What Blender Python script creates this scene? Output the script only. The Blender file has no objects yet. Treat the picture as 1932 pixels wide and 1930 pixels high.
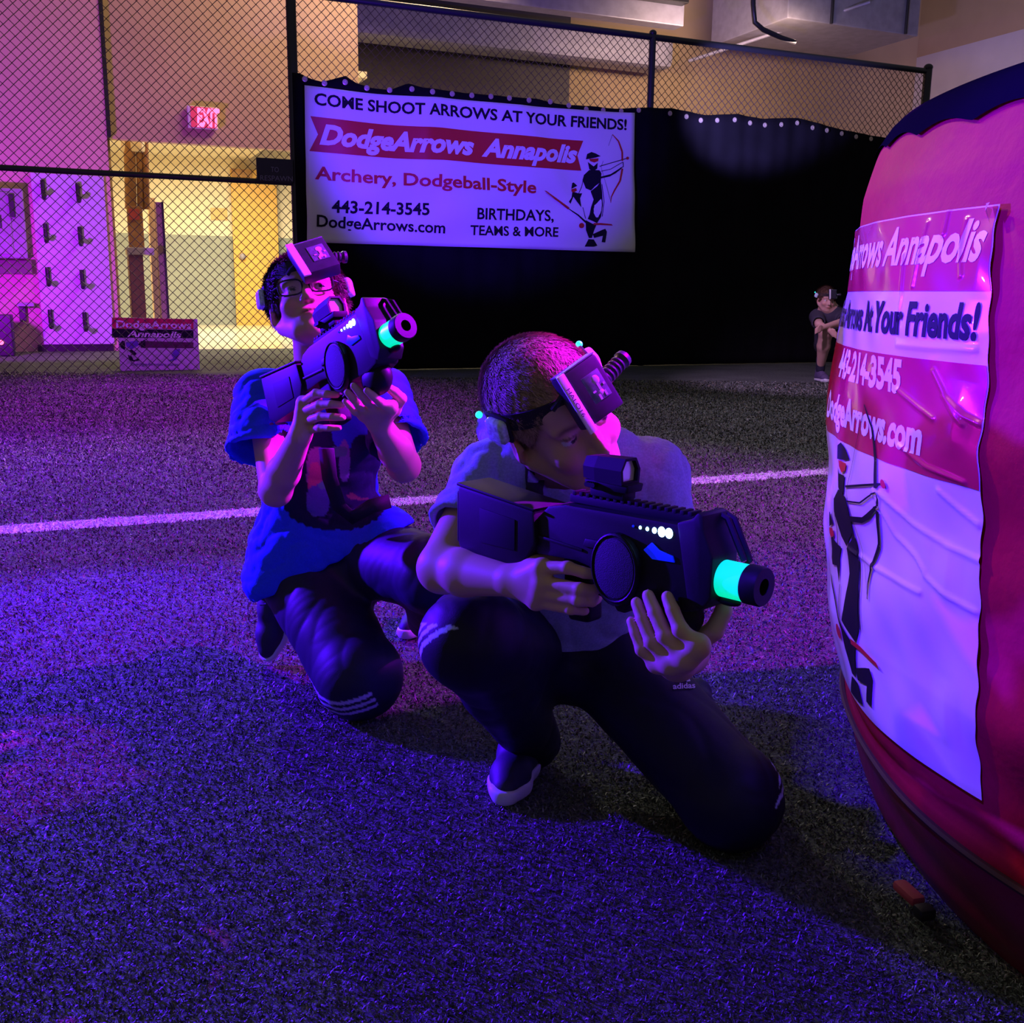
import bpy, bmesh, math, random
import numpy as np
from mathutils import Vector, Matrix
from mathutils.bvhtree import BVHTree
random.seed(7); rng = np.random.default_rng(7)
V = lambda *a: np.array(a, float)
# ------------------------------------------------------------------ camera geometry
H = .95; FPX = 1950.; PIT = math.radians(11.9); ROL = math.radians(.75); S = 1.118
EYE = V(0, 0, H)
def ray(px, py):
    a = px - 966.; b = py - 965.
    u = (a*math.cos(ROL) + b*math.sin(ROL))/FPX; v = (-a*math.sin(ROL) + b*math.cos(ROL))/FPX
    return V(u, math.cos(PIT) - v*math.sin(PIT), -(math.sin(PIT) + v*math.cos(PIT)))
def W(px, py, y):                      # photo pixel + distance -> place in the room
    r = ray(px, py); return EYE + r*(y*S/r[1])
def G(px, py, z=0.):
    r = ray(px, py); return EYE + r*((z - H)/r[2])
def PL(px, py, p, n):
    r = ray(px, py); return EYE + r*(np.dot(p - EYE, n)/np.dot(r, n))
def cam2world(v):
    x, f, u = v; return V(x, f*math.cos(PIT) + u*math.sin(PIT), -f*math.sin(PIT) + u*math.cos(PIT))
def pixv(p):
    d = np.asarray(p) - EYE; x = d[0]; z = d[1]*math.cos(PIT) - d[2]*math.sin(PIT); y = -(d[1]*math.sin(PIT) + d[2]*math.cos(PIT)); u = x/z*FPX; v = y/z*FPX
    return (966 + u*math.cos(ROL) - v*math.sin(ROL), 965 + u*math.sin(ROL) + v*math.cos(ROL))
def unit(v): v = np.asarray(v, float); return v/np.linalg.norm(v)

scene = bpy.context.scene
COL = scene.collection
# ------------------------------------------------------------------ object helpers
def tag(o, label=None, cat=None, group=None, kind=None):
    if label: o['label'] = label
    if cat: o['category'] = cat
    if group: o['group'] = group
    if kind: o['kind'] = kind
    return o
def empty(name, loc=(0, 0, 0), label=None, cat=None, group=None):
    o = bpy.data.objects.new(name, None); o.empty_display_size = .1; COL.objects.link(o); o.location = loc
    return tag(o, label, cat, group)
def link(name, me, m, parent=None, smooth=False):
    if m is not None: me.materials.append(m)
    if smooth:
        me.polygons.foreach_set('use_smooth', [True]*len(me.polygons))
    o = bpy.data.objects.new(name, me); COL.objects.link(o)
    if parent is not None:
        o.parent = parent
        o.matrix_parent_inverse = parent.matrix_basis.inverted() if parent.type == 'EMPTY' else Matrix()
    return o
def mesh_np(name, verts, faces, m, parent=None, smooth=False, col=None):
    """faces: int array (n,k) all the same size"""
    me = bpy.data.meshes.new(name); verts = np.asarray(verts, np.float32); faces = np.asarray(faces, np.int32)
    me.vertices.add(len(verts)); me.vertices.foreach_set('co', verts.ravel())
    k = faces.shape[1]; n = len(faces)
    me.loops.add(n*k); me.loops.foreach_set('vertex_index', faces.ravel())
    me.polygons.add(n); me.polygons.foreach_set('loop_start', np.arange(0, n*k, k, dtype=np.int32))
    me.update(calc_edges=True); me.validate()
    if col is not None:
        a = me.color_attributes.new('Col', 'FLOAT_COLOR', 'POINT')
        c = np.ones((len(verts), 4), np.float32); c[:, :3] = col; a.data.foreach_set('color', c.ravel())
    return link(name, me, m, parent, smooth)
class MB:
    """collects simple solids into one mesh"""
    def __init__(s): s.bm = bmesh.new()
    def box(s, c, size, R=None, bev=0., seg=2):
        r = bmesh.ops.create_cube(s.bm, size=1.); vs = r['verts']
        M = Matrix.Diagonal((*size, 1.))
        bmesh.ops.transform(s.bm, matrix=M, verts=vs)
        if bev > 0:
            es = list({e for v in vs for e in v.link_edges})
            b = bmesh.ops.bevel(s.bm, geom=es, offset=bev, segments=seg, affect='EDGES', profile=.6)
            vs = list({v for f in b['faces'] for v in f.verts} | {v for v in vs if v.is_valid})
        T = Matrix.Translation(Vector(c)) @ (R.to_4x4() if R is not None else Matrix())
        bmesh.ops.transform(s.bm, matrix=T, verts=vs); return s
    def tube(s, pts, r, n=8, caps=True):
        pts = [Vector(p) for p in pts]; rs = r if hasattr(r, '__len__') else [r]*len(pts)
        rings = []; up = None
        for i, p in enumerate(pts):
            d = (pts[min(i+1, len(pts)-1)] - pts[max(i-1, 0)]).normalized()
            if up is None: up = Vector((0, 0, 1)) if abs(d.z) < .9 else Vector((1, 0, 0))
            a = d.cross(up).normalized(); b = a.cross(d).normalized(); up = b
            rings.append([s.bm.verts.new(p + (a*math.cos(t) + b*math.sin(t))*rs[i]) for t in [2*math.pi*k/n for k in range(n)]])
        for A, B in zip(rings, rings[1:]):
            for k in range(n): s.bm.faces.new((A[k], A[(k+1) % n], B[(k+1) % n], B[k]))
        if caps:
            s.bm.faces.new(rings[0][::-1]); s.bm.faces.new(rings[-1])
        return s
    def prism(s, poly, ext, bev=0., O=V(0, 0, 0), ax=V(1, 0, 0), az=V(0, 0, 1), ay=V(0, 1, 0), seg=2):
        """poly in (x,z), extruded from ext[0] to ext[1] along y"""
        f = lambda p, y: Vector(O + ax*p[0] + az*p[1] + ay*y)
        A = [s.bm.verts.new(f(p, ext[0])) for p in poly]; B = [s.bm.verts.new(f(p, ext[1])) for p in poly]
        n = len(poly); fs = [s.bm.faces.new(A), s.bm.faces.new(B[::-1])]
        for k in range(n): fs.append(s.bm.faces.new((A[k], B[k], B[(k+1) % n], A[(k+1) % n])))
        bmesh.ops.recalc_face_normals(s.bm, faces=fs)
        if bev > 0:
            bmesh.ops.bevel(s.bm, geom=list({e for q in fs for e in q.edges}), offset=bev, segments=seg, affect='EDGES', profile=.6)
        return s
    def lathe(s, prof, O, ax, n=32, caps=True):
        """prof: list of (t along axis, radius)"""
        ax = Vector(ax).normalized(); up = Vector((0, 0, 1)) if abs(ax.z) < .9 else Vector((1, 0, 0))
        a = ax.cross(up).normalized(); b = a.cross(ax); O = Vector(O); rings = []
        for t, r in prof:
            rings.append([s.bm.verts.new(O + ax*t + (a*math.cos(2*math.pi*k/n) + b*math.sin(2*math.pi*k/n))*max(r, 1e-5)) for k in range(n)])
        for A, B in zip(rings, rings[1:]):
            for k in range(n): s.bm.faces.new((A[k], A[(k+1) % n], B[(k+1) % n], B[k]))
        if caps and prof[0][1] > 1e-4: s.bm.faces.new(rings[0][::-1])
        if caps and prof[-1][1] > 1e-4: s.bm.faces.new(rings[-1])
        return s
    def ball(s, c, r, R=None, n=16):
        q = bmesh.ops.create_uvsphere(s.bm, u_segments=n, v_segments=n//2+2, radius=1.)
        r = (r, r, r) if not hasattr(r, '__len__') else r
        M = Matrix.Translation(Vector(c)) @ (R.to_4x4() if R is not None else Matrix()) @ Matrix.Diagonal((*r, 1.))
        bmesh.ops.transform(s.bm, matrix=M, verts=q['verts']); return s
    def ngon(s, pts):
        s.bm.faces.new([s.bm.verts.new(Vector(p)) for p in pts]); return s
    def build(s, name, m, parent=None, smooth=True, M=None):
        if M is not None: s.bm.transform(M)
        bmesh.ops.recalc_face_normals(s.bm, faces=s.bm.faces)
        me = bpy.data.meshes.new(name); s.bm.to_mesh(me); s.bm.free()
        if smooth:
            me.polygons.foreach_set('use_smooth', [True]*len(me.polygons))
            try: me.set_sharp_from_angle(angle=math.radians(38))
            except Exception: pass
        return link(name, me, m, parent)
# ------------------------------------------------------------------ materials
def mat(name, base, rough=.6, spec=.5, metal=0., noise=0., nscale=20., bump=0., bscale=60., vcol=False, emit=None, estr=0., coat=0., sheen=0., sss=0., trans=0., alpha=1., bdist=.002, gen='Object'):
    m = bpy.data.materials.new(name); m.use_nodes = True; nt = m.node_tree; N = nt.nodes; L = nt.links
    b = N['Principled BSDF']
    b.inputs['Base Color'].default_value = (*base, 1); b.inputs['Roughness'].default_value = rough
    b.inputs['Specular IOR Level'].default_value = spec; b.inputs['Metallic'].default_value = metal
    b.inputs['Coat Weight'].default_value = coat; b.inputs['Sheen Weight'].default_value = sheen
    b.inputs['Transmission Weight'].default_value = trans; b.inputs['Alpha'].default_value = alpha
    if sss > 0:
        b.inputs['Subsurface Weight'].default_value = sss; b.inputs['Subsurface Radius'].default_value = (.012, .005, .003); b.inputs['Subsurface Scale'].default_value = 1.
    src = None
    tc = N.new('ShaderNodeTexCoord')
    if vcol:
        a = N.new('ShaderNodeAttribute'); a.attribute_name = 'Col'; src = a.outputs['Color']
    if noise > 0:
        t = N.new('ShaderNodeTexNoise'); t.inputs['Scale'].default_value = nscale; t.inputs['Detail'].default_value = 5
        L.new(tc.outputs[gen], t.inputs['Vector'])
        r = N.new('ShaderNodeMapRange'); r.inputs[1].default_value = .3; r.inputs[2].default_value = .7; r.inputs[3].default_value = 1-noise; r.inputs[4].default_value = 1+noise
        L.new(t.outputs['Fac'], r.inputs[0])
        mx = N.new('ShaderNodeVectorMath'); mx.operation = 'MULTIPLY'
        if src is not None: L.new(src, mx.inputs[0])
        else: mx.inputs[0].default_value = base
        L.new(r.outputs[0], mx.inputs[1]); src = mx.outputs[0]
    if src is not None: L.new(src, b.inputs['Base Color'])
    if emit is not None:
        b.inputs['Emission Color'].default_value = (*emit, 1); b.inputs['Emission Strength'].default_value = estr
    if bump > 0:
        t = N.new('ShaderNodeTexNoise'); t.inputs['Scale'].default_value = bscale; t.inputs['Detail'].default_value = 6
        L.new(tc.outputs[gen], t.inputs['Vector'])
        bp = N.new('ShaderNodeBump'); bp.inputs['Strength'].default_value = bump; bp.inputs['Distance'].default_value = bdist
        L.new(t.outputs['Fac'], bp.inputs['Height']); L.new(bp.outputs[0], b.inputs['Normal'])
    return m
# ------------------------------------------------------------------ signed-distance modelling -> surface nets
class Field:
    def __init__(s, lo, hi, h):
        s.lo = np.asarray(lo, float); s.h = h
        s.n = np.ceil((np.asarray(hi) - s.lo)/h).astype(int) + 1
        s.phi = np.full(s.n, .2, np.float32)
        s.ax = [(s.lo[i] + h*np.arange(s.n[i])).astype(np.float32) for i in range(3)]
    def sub(s, lo, hi):
        a = np.clip(np.floor((lo - s.lo)/s.h).astype(int), 0, s.n); b = np.clip(np.ceil((hi - s.lo)/s.h).astype(int) + 1, 0, s.n)
        sl = tuple(slice(int(a[i]), int(b[i])) for i in range(3))
        X = s.ax[0][sl[0]][:, None, None]; Y = s.ax[1][sl[1]][None, :, None]; Z = s.ax[2][sl[2]][None, None, :]
        return sl, X, Y, Z
    def comb(s, sl, d, k, mode):
        A = s.phi[sl]
        if A.size == 0: return s
        if mode == 'add':
            if k > 0:
                hh = np.clip(.5 + .5*(A - d)/k, 0, 1); s.phi[sl] = A + (d - A)*hh - k*hh*(1 - hh)
            else: s.phi[sl] = np.minimum(A, d)
        else:
            d = -d
            if k > 0:
                hh = np.clip(.5 - .5*(A - d)/k, 0, 1); s.phi[sl] = A + (d - A)*hh + k*hh*(1 - hh)
            else: s.phi[sl] = np.maximum(A, d)
        return s
    def cap(s, a, b, ra, rb=None, k=0., mode='add', flat=None, clip=None):
        rb = ra if rb is None else rb; a = np.asarray(a, np.float32); b = np.asarray(b, np.float32)
        m = max(ra, rb) + k + 3*s.h
        sl, X, Y, Z = s.sub(np.minimum(a, b) - m, np.maximum(a, b) + m)
        d = b - a; L2 = float(d @ d) + 1e-9
        px, py, pz = X - a[0], Y - a[1], Z - a[2]
        t = np.clip((px*d[0] + py*d[1] + pz*d[2])/L2, 0, 1)
        ex, ey, ez = px - t*d[0], py - t*d[1], pz - t*d[2]
        if flat is not None:      # (dir, factor): flattened across dir
            f, q = flat; f = unit(f); pr = ex*f[0] + ey*f[1] + ez*f[2]; w = (1/q - 1)
            ex = ex + pr*f[0]*w; ey = ey + pr*f[1]*w; ez = ez + pr*f[2]*w
        dd = np.sqrt(ex*ex + ey*ey + ez*ez) - (ra + t*(rb - ra))
        if clip is not None:
            cp, cn = np.asarray(clip[0]), unit(clip[1]); dd = np.maximum(dd, (X-cp[0])*cn[0] + (Y-cp[1])*cn[1] + (Z-cp[2])*cn[2])
        return s.comb(sl, dd.astype(np.float32), k, mode)
    def ell(s, c, r, B=None, k=0., mode='add', clip=None):
        """B: 3 axis vectors (rows)"""
        c = np.asarray(c, np.float32); r = np.asarray(r, np.float32); B = np.eye(3) if B is None else np.asarray(B)
        e = np.sqrt(((B*r[:, None])**2).sum(0)) + k + 3*s.h
        sl, X, Y, Z = s.sub(c - e, c + e); X = X - c[0]; Y = Y - c[1]; Z = Z - c[2]
        q = [X*B[i][0] + Y*B[i][1] + Z*B[i][2] for i in range(3)]
        k0 = np.sqrt(sum((q[i]/r[i])**2 for i in range(3))); k1 = np.sqrt(sum((q[i]/r[i]**2)**2 for i in range(3))) + 1e-6
        d = k0*(k0 - 1)/k1
        if clip is not None:
            n, o = clip; d = np.maximum(d, X*n[0] + Y*n[1] + Z*n[2] - o)
        return s.comb(sl, d, k, mode)
    def box(s, c, hs, B=None, rad=0., k=0., mode='add'):
        c = np.asarray(c, np.float32); B = np.eye(3) if B is None else np.asarray(B)
        e = (np.abs(B)*np.asarray(hs)[:, None]).sum(0) + rad + k + 3*s.h
        sl, X, Y, Z = s.sub(c - e, c + e); X = X - c[0]; Y = Y - c[1]; Z = Z - c[2]
        q = [np.abs(X*B[i][0] + Y*B[i][1] + Z*B[i][2]) - (hs[i] - rad) for i in range(3)]
        d = np.sqrt(sum(np.maximum(x, 0)**2 for x in q)) + np.minimum(np.maximum(np.maximum(q[0], q[1]), q[2]), 0) - rad
        return s.comb(sl, d, k, mode)
    def chain(s, pts, rs, k, kin=.01, mode='add', flat=None):
        for i in range(len(pts) - 1): s.cap(pts[i], pts[i+1], rs[i], rs[i+1], k if i == 0 else kin, mode, flat)
        return s
    def cut(s, p, n, k=0., lo=None, hi=None):       # remove the half space n.(x-p) > 0
        p = np.asarray(p); n = unit(n)
        sl, X, Y, Z = s.sub(s.lo if lo is None else np.asarray(lo), s.lo + s.n*s.h if hi is None else np.asarray(hi))
        return s.comb(sl, -((X - p[0])*n[0] + (Y - p[1])*n[1] + (Z - p[2])*n[2]).astype(np.float32), k, 'sub')
    def ripple(s, f, lo=None, hi=None):             # f(X,Y,Z) added to the distance
        sl, X, Y, Z = s.sub(s.lo if lo is None else np.asarray(lo), s.lo + s.n*s.h if hi is None else np.asarray(hi))
        s.phi[sl] += f(X, Y, Z).astype(np.float32); return s
    def mesh(s):
        p = s.phi; h = s.h
        for ax in range(3):
            sl = [slice(None)]*3; sl[ax] = 0; p[tuple(sl)] = np.maximum(p[tuple(sl)], h); sl[ax] = -1; p[tuple(sl)] = np.maximum(p[tuple(sl)], h)
        ins = p < 0
        c = [ins[i:ins.shape[0]-1+i, j:ins.shape[1]-1+j, k:ins.shape[2]-1+k] for i in (0, 1) for j in (0, 1) for k in (0, 1)]
        cnt = sum(x.astype(np.int8) for x in c); act = (cnt > 0) & (cnt < 8)
        I = np.argwhere(act); idx = np.full(act.shape, -1, np.int32); idx[tuple(I.T)] = np.arange(len(I))
        off = [(i, j, k) for i in (0, 1) for j in (0, 1) for k in (0, 1)]
        val = np.stack([p[I[:, 0]+o[0], I[:, 1]+o[1], I[:, 2]+o[2]] for o in off], 1).astype(np.float64)
        acc = np.zeros((len(I), 3)); num = np.zeros(len(I))
        for a in range(8):
            for ax, bit in ((0, 4), (1, 2), (2, 1)):
                if a & bit: continue
                b = a | bit; va, vb = val[:, a], val[:, b]; m = (va < 0) != (vb < 0)
                t = np.where(m, va/np.where(m, va - vb, 1), 0); P = np.tile(np.array(off[a], float), (len(I), 1)); P[:, ax] += t
                acc[m] += P[m]; num[m] += 1
        verts = (I + acc/num[:, None])*h + s.lo
        faces = []
        for ax in range(3):
            b, d = [(1, 2), (2, 0), (0, 1)][ax]
            sh = [slice(None)]*3; sh[ax] = slice(0, -1); sh2 = [slice(None)]*3; sh2[ax] = slice(1, None)
            A = ins[tuple(sh)]; B2 = ins[tuple(sh2)]
            E = np.argwhere(A != B2); E = E[(E[:, b] > 0) & (E[:, d] > 0) & (E[:, b] < s.n[b]-1) & (E[:, d] < s.n[d]-1)]
            o = np.zeros((4, 3), int); o[1, b] = -1; o[2, b] = -1; o[2, d] = -1; o[3, d] = -1
            q = np.stack([idx[tuple((E + o[i]).T)] for i in range(4)], 1)
            fl = ins[tuple(E.T)]; q[~fl] = q[~fl][:, ::-1]
            faces.append(q)
        F = np.concatenate(faces); F = F[(F >= 0).all(1)]
        return verts, F
    def build(s, name, m, parent=None, color=None, keep=True):
        v, f = s.mesh(); v = v.astype(np.float64)
        for _ in range(2):      # light relaxation takes the grid out of the shading
            e = np.concatenate([f[:, [0, 1]], f[:, [1, 2]], f[:, [2, 3]], f[:, [3, 0]]])
            ac = np.zeros_like(v); n = np.zeros(len(v)); np.add.at(ac, e[:, 0], v[e[:, 1]]); np.add.at(n, e[:, 0], 1); np.add.at(ac, e[:, 1], v[e[:, 0]]); np.add.at(n, e[:, 1], 1)
            v = v*.5 + .5*ac/np.maximum(n, 1)[:, None]
        col = color(v) if callable(color) else None
        o = mesh_np(name, v, f, m, parent, True, col)
        if keep: s.v, s.f = v, f
        return o
def normals_of(v, f):
    n = np.cross(v[f[:, 2]] - v[f[:, 0]], v[f[:, 3]] - v[f[:, 1]]); vn = np.zeros_like(v)
    for i in range(4): np.add.at(vn, f[:, i], n)
    return vn/np.maximum(np.linalg.norm(vn, axis=1), 1e-9)[:, None]
def folds(seed, amp, freq, dirs=6, stretch=(1, 1, 1)):
    r = np.random.default_rng(seed); K = r.normal(size=(dirs, 3)); K = K/np.linalg.norm(K, axis=1)[:, None]*freq*r.uniform(.5, 1.6, (dirs, 1))*np.array(stretch); ph = r.uniform(0, 6.28, dirs)
    def f(X, Y, Z):
        a = 0
        wx = X + .012*np.sin(31*Y + 9*Z); wz = Z + .012*np.sin(27*X + 13*Y)
        for i in range(dirs): a = a + np.sin(K[i, 0]*wx + K[i, 1]*Y + K[i, 2]*wz + ph[i])
        a = a/dirs**.5
        return amp*(1 - 2*np.abs(a)/(1+np.abs(a)))
    return f
# ------------------------------------------------------------------ lettering
def glyphs(body, bold=0., shear=0., spacing=1.):
    cu = bpy.data.curves.new('lettering', 'FONT'); cu.body = body; cu.size = 1.; cu.offset = bold; cu.shear = shear; cu.space_character = spacing
    cu.resolution_u = 3
    o = bpy.data.objects.new('lettering', cu); COL.objects.link(o)
    bpy.context.view_layer.update()
    me = bpy.data.meshes.new_from_object(o.evaluated_get(bpy.context.evaluated_depsgraph_get()))
    bpy.data.objects.remove(o); bpy.data.curves.remove(cu)
    return me
def text_on(lines, name, m, parent, fine=0.):
    """lines: list of (body, mapper, opts); mapper(x 0..1, y in cap heights, aspect) -> point"""
    out = None
    for body, mapper, opt in lines:
        verts = []; faces = []
        me = glyphs(body, **opt)
        if fine:
            bm = bmesh.new(); bm.from_mesh(me); bmesh.ops.triangulate(bm, faces=bm.faces)
            for _ in range(5):
                es = [e for e in bm.edges if e.calc_length() > fine]
                if not es: break
                bmesh.ops.subdivide_edges(bm, edges=es, cuts=1); bmesh.ops.triangulate(bm, faces=[f for f in bm.faces if len(f.verts) > 3])
            bm.to_mesh(me); bm.free()
        n = len(me.vertices); co = np.zeros(n*3); me.vertices.foreach_get('co', co); co = co.reshape(-1, 3)
        x0, x1 = co[:, 0].min(), co[:, 0].max(); b0 = len(verts)
        cap = .73
        for p in co: verts.append(mapper((p[0]-x0)/(x1-x0), p[1]/cap, (x1-x0)/cap))
        for f in me.polygons: faces.append([b0 + i for i in f.vertices])
        bpy.data.meshes.remove(me)
        me = bpy.data.meshes.new(name); me.from_pydata([tuple(v) for v in verts], [], faces); me.update()
        out = link(name, me, m, parent)
    return out
# ================================================================== THE HALL
M_tan = mat('wall_paint_tan', (.50, .37, .22), .8, noise=.06, nscale=1.2, bump=.15, bscale=90)
M_white = mat('wall_paint_white', (.62, .58, .60), .75, noise=.05, nscale=1.5)
M_cream = mat('wall_paint_cream', (.80, .72, .55), .7, noise=.04, nscale=2)
M_grey = mat('wall_paint_grey', (.30, .33, .30), .6, noise=.05, nscale=2)
M_darkgrey = mat('recess_shade_grey', (.055, .045, .06), .6, noise=.1, nscale=3)
M_dark = mat('black_metal', (.012, .012, .016), .45, spec=.5, noise=.2, nscale=30)
M_rail = mat('black_vinyl_rail', (.02, .02, .028), .35, spec=.6)
M_wire = mat('black_vinyl_wire', (.03, .02, .03), .5)
M_screen = mat('black_screen_fabric', (.0045, .0035, .007), .9, spec=.15, noise=.3, nscale=3, bump=.3, bscale=300)
M_grom = mat('brass_grommet', (.62, .5, .42), .35, metal=.5)
M_ban = mat('white_vinyl', (.84, .84, .86), .45, spec=.5, bump=.08, bscale=14, bdist=.01)
M_ink = mat('black_ink', (.010, .007, .02), .65, spec=.15)
M_red = mat('red_ink', (.56, .012, .03), .45)
M_wht = mat('white_ink', (.86, .86, .9), .45)
M_yel = mat('yellow_door_paint', (.72, .42, .10), .45, noise=.06, nscale=4)
M_duct = mat('galvanised_duct', (.36, .35, .42), .45, metal=.2, noise=.12, nscale=6)
M_steel = mat('grey_enclosure', (.30, .27, .33), .5, noise=.1, nscale=10)
M_wood = mat('orange_wood', (.36, .19, .075), .6, noise=.2, nscale=8)
M_exitw = mat('exit_housing', (.75, .72, .75), .5)
M_exit = mat('exit_lit_red', (.8, .05, .08), .4, emit=(1., .10, .26), estr=3.2)

# --- floor: turf with one painted field line
pa, pb = G(0, 1000), G(1560, 890)
ld = unit((pb - pa)[:2]); ln = V(-ld[1], ld[0]); lo_ = float(ln @ pa[:2])
LINE_W = .085
def on_line(x, y): return np.abs(ln[0]*x + ln[1]*y - lo_) < LINE_W
def turf_material(name, blade=False):
    m = bpy.data.materials.new(name); m.use_nodes = True; nt = m.node_tree; N = nt.nodes; L = nt.links; b = N['Principled BSDF']
    b.inputs['Roughness'].default_value = .9; b.inputs['Specular IOR Level'].default_value = .05
    if blade:
        a = N.new('ShaderNodeAttribute'); a.attribute_name = 'Col'; L.new(a.outputs['Color'], b.inputs['Base Color']); b.inputs['Roughness'].default_value = .5; b.inputs['Specular IOR Level'].default_value = .5; return m
    g = N.new('ShaderNodeNewGeometry')
    def noise(sc, det, lo, hi, a, c):
        t = N.new('ShaderNodeTexNoise'); t.inputs['Scale'].default_value = sc; t.inputs['Detail'].default_value = det; L.new(g.outputs['Position'], t.inputs['Vector'])
        r = N.new('ShaderNodeMapRange'); r.inputs[1].default_value = lo; r.inputs[2].default_value = hi; r.inputs[3].default_value = a; r.inputs[4].default_value = c
        L.new(t.outputs['Fac'], r.inputs[0]); return r.outputs[0], t.outputs['Fac']
    f1, h1 = noise(130, 4, .32, .68, .35, 1.6); f2, _ = noise(2.2, 3, .3, .7, .8, 1.2); f3, _ = noise(38, 3, .3, .7, .7, 1.3)
    mu = N.new('ShaderNodeMath'); mu.operation = 'MULTIPLY'; L.new(f1, mu.inputs[0]); L.new(f2, mu.inputs[1])
    mv = N.new('ShaderNodeMath'); mv.operation = 'MULTIPLY'; L.new(mu.outputs[0], mv.inputs[0]); L.new(f3, mv.inputs[1])
    dot = N.new('ShaderNodeVectorMath'); dot.operation = 'DOT_PRODUCT'; L.new(g.outputs['Position'], dot.inputs[0]); dot.inputs[1].default_value = (ln[0], ln[1], 0)
    wob, _ = noise(16, 3, .2, .8, -.012, .012)
    ad = N.new('ShaderNodeMath'); L.new(dot.outputs['Value'], ad.inputs[0]); L.new(wob, ad.inputs[1])
    cm = N.new('ShaderNodeMath'); cm.operation = 'COMPARE'; L.new(ad.outputs[0], cm.inputs[0]); cm.inputs[1].default_value = lo_; cm.inputs[2].default_value = LINE_W
    mix = N.new('ShaderNodeMix'); mix.data_type = 'RGBA'; L.new(cm.outputs[0], mix.inputs[0]); mix.inputs[6].default_value = (.105, .12, .10, 1); mix.inputs[7].default_value = (.62, .62, .62, 1)
    vm = N.new('ShaderNodeVectorMath'); vm.operation = 'MULTIPLY'; L.new(mix.outputs[2], vm.inputs[0]); L.new(mv.outputs[0], vm.inputs[1]); L.new(vm.outputs[0], b.inputs['Base Color'])
    bp = N.new('ShaderNodeBump'); bp.inputs['Strength'].default_value = .8; bp.inputs['Distance'].default_value = .008; L.new(h1, bp.inputs['Height']); L.new(bp.outputs[0], b.inputs['Normal'])
    return m
fl = MB().ngon([(-16, -2, 0), (22, -2, 0), (22, 42, 0), (-16, 42, 0)]).build('floor', turf_material('artificial_turf'), smooth=False); tag(fl, 'dark artificial turf floor with one white painted field line', 'floor', kind='structure')
# blades of the pile, near part only
def pile():
    n = 520000; u = rng.random(n); y = .85 + (u**1.9)*11.; x = (rng.random(n)*2 - 1)*(.62*y + .12)
    sz = (.0040 + .0020*np.minimum(y, 7))*rng.uniform(.6, 1.5, n); wd = (.00055 + .00042*y)*rng.uniform(.7, 1.3, n)
    a = rng.uniform(0, 6.283, n); tilt = rng.uniform(.3, 1.25, n); b = rng.uniform(0, 6.283, n)
    base = np.stack([x, y, np.full(n, -.001)], 1); dirv = np.stack([np.cos(a)*np.sin(tilt), np.sin(a)*np.sin(tilt), np.cos(tilt)], 1)
    side = np.stack([np.cos(b), np.sin(b), np.zeros(n)], 1)*wd[:, None]
    mid = base + dirv*sz[:, None]*.6 + [0, 0, .001]; d2 = dirv.copy(); d2[:, 2] *= .3; tip = mid + d2*sz[:, None]*.6
    v = np.stack([base - side, base + side, mid + side, mid - side, tip], 1).reshape(-1, 3); i = np.arange(n)[:, None]*5
    f = np.concatenate([i + [0, 1, 2], i + [0, 2, 3], i + [3, 2, 4]], 1).reshape(-1, 3)
    br = rng.gamma(3.0, .34, n).clip(.2, 3.2)[:, None]; base_c = np.where(rng.random(n)[:, None] < .25, [[.12, .105, .07]], [[.105, .125, .10]])
    c = base_c*br; L_ = on_line(x, y); c[L_] = (.62, .62, .62)*br[L_].clip(.6, 1.3)
    o = mesh_np('turf_pile', v, f, turf_material('turf_blades', True), None, False, np.repeat(c, 5, 0)); tag(o, 'short curly artificial grass pile on the near floor', 'turf', kind='stuff')
pile()

# --- fence plane
fp = G(300, 705); fq = G(1540, 684); FE = unit(fq - fp); FN = V(FE[1], -FE[0], 0)      # FN faces the camera
UP = V(0, 0, 1)
def fpt(px, py, off=0.): return PL(px, py, fp + FN*off, FN)
def fs(px, py, off=0.): return float((fpt(px, py, off) - fp) @ FE)
def fw(s, z, off=0.): return fp + FE*s + UP*z + FN*off
z_top = fpt(1230, 70)[2]; s_l = fs(-60, 500); s_r = fs(1727, 400); s_p1 = fs(560, 400); s_p2 = fs(1219, 400); z_mid = fpt(280, 331)[2]
fence = empty('chain_link_fence', fw((s_l + s_r)/2, 0), 'tall black chain link fence with rails and posts crossing the hall', 'fence')
for s_, r_ in ((s_p1, .058), (s_p2, .045), (s_r, .062)):
    MB().tube([fw(s_, 0), fw(s_, z_top + .03)], r_, 12).ball(fw(s_, z_top + .05), (r_*1.1, r_*1.1, r_*.9)).build('post', M_rail, fence)
MB().tube([fw(s_l, z_top), fw(s_r, z_top)], .04, 10).build('top_rail', M_rail, fence)
MB().tube([fw(s_l, z_mid), fw(s_p1, z_mid)], .032, 10).build('middle_rail', M_rail, fence)
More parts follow.
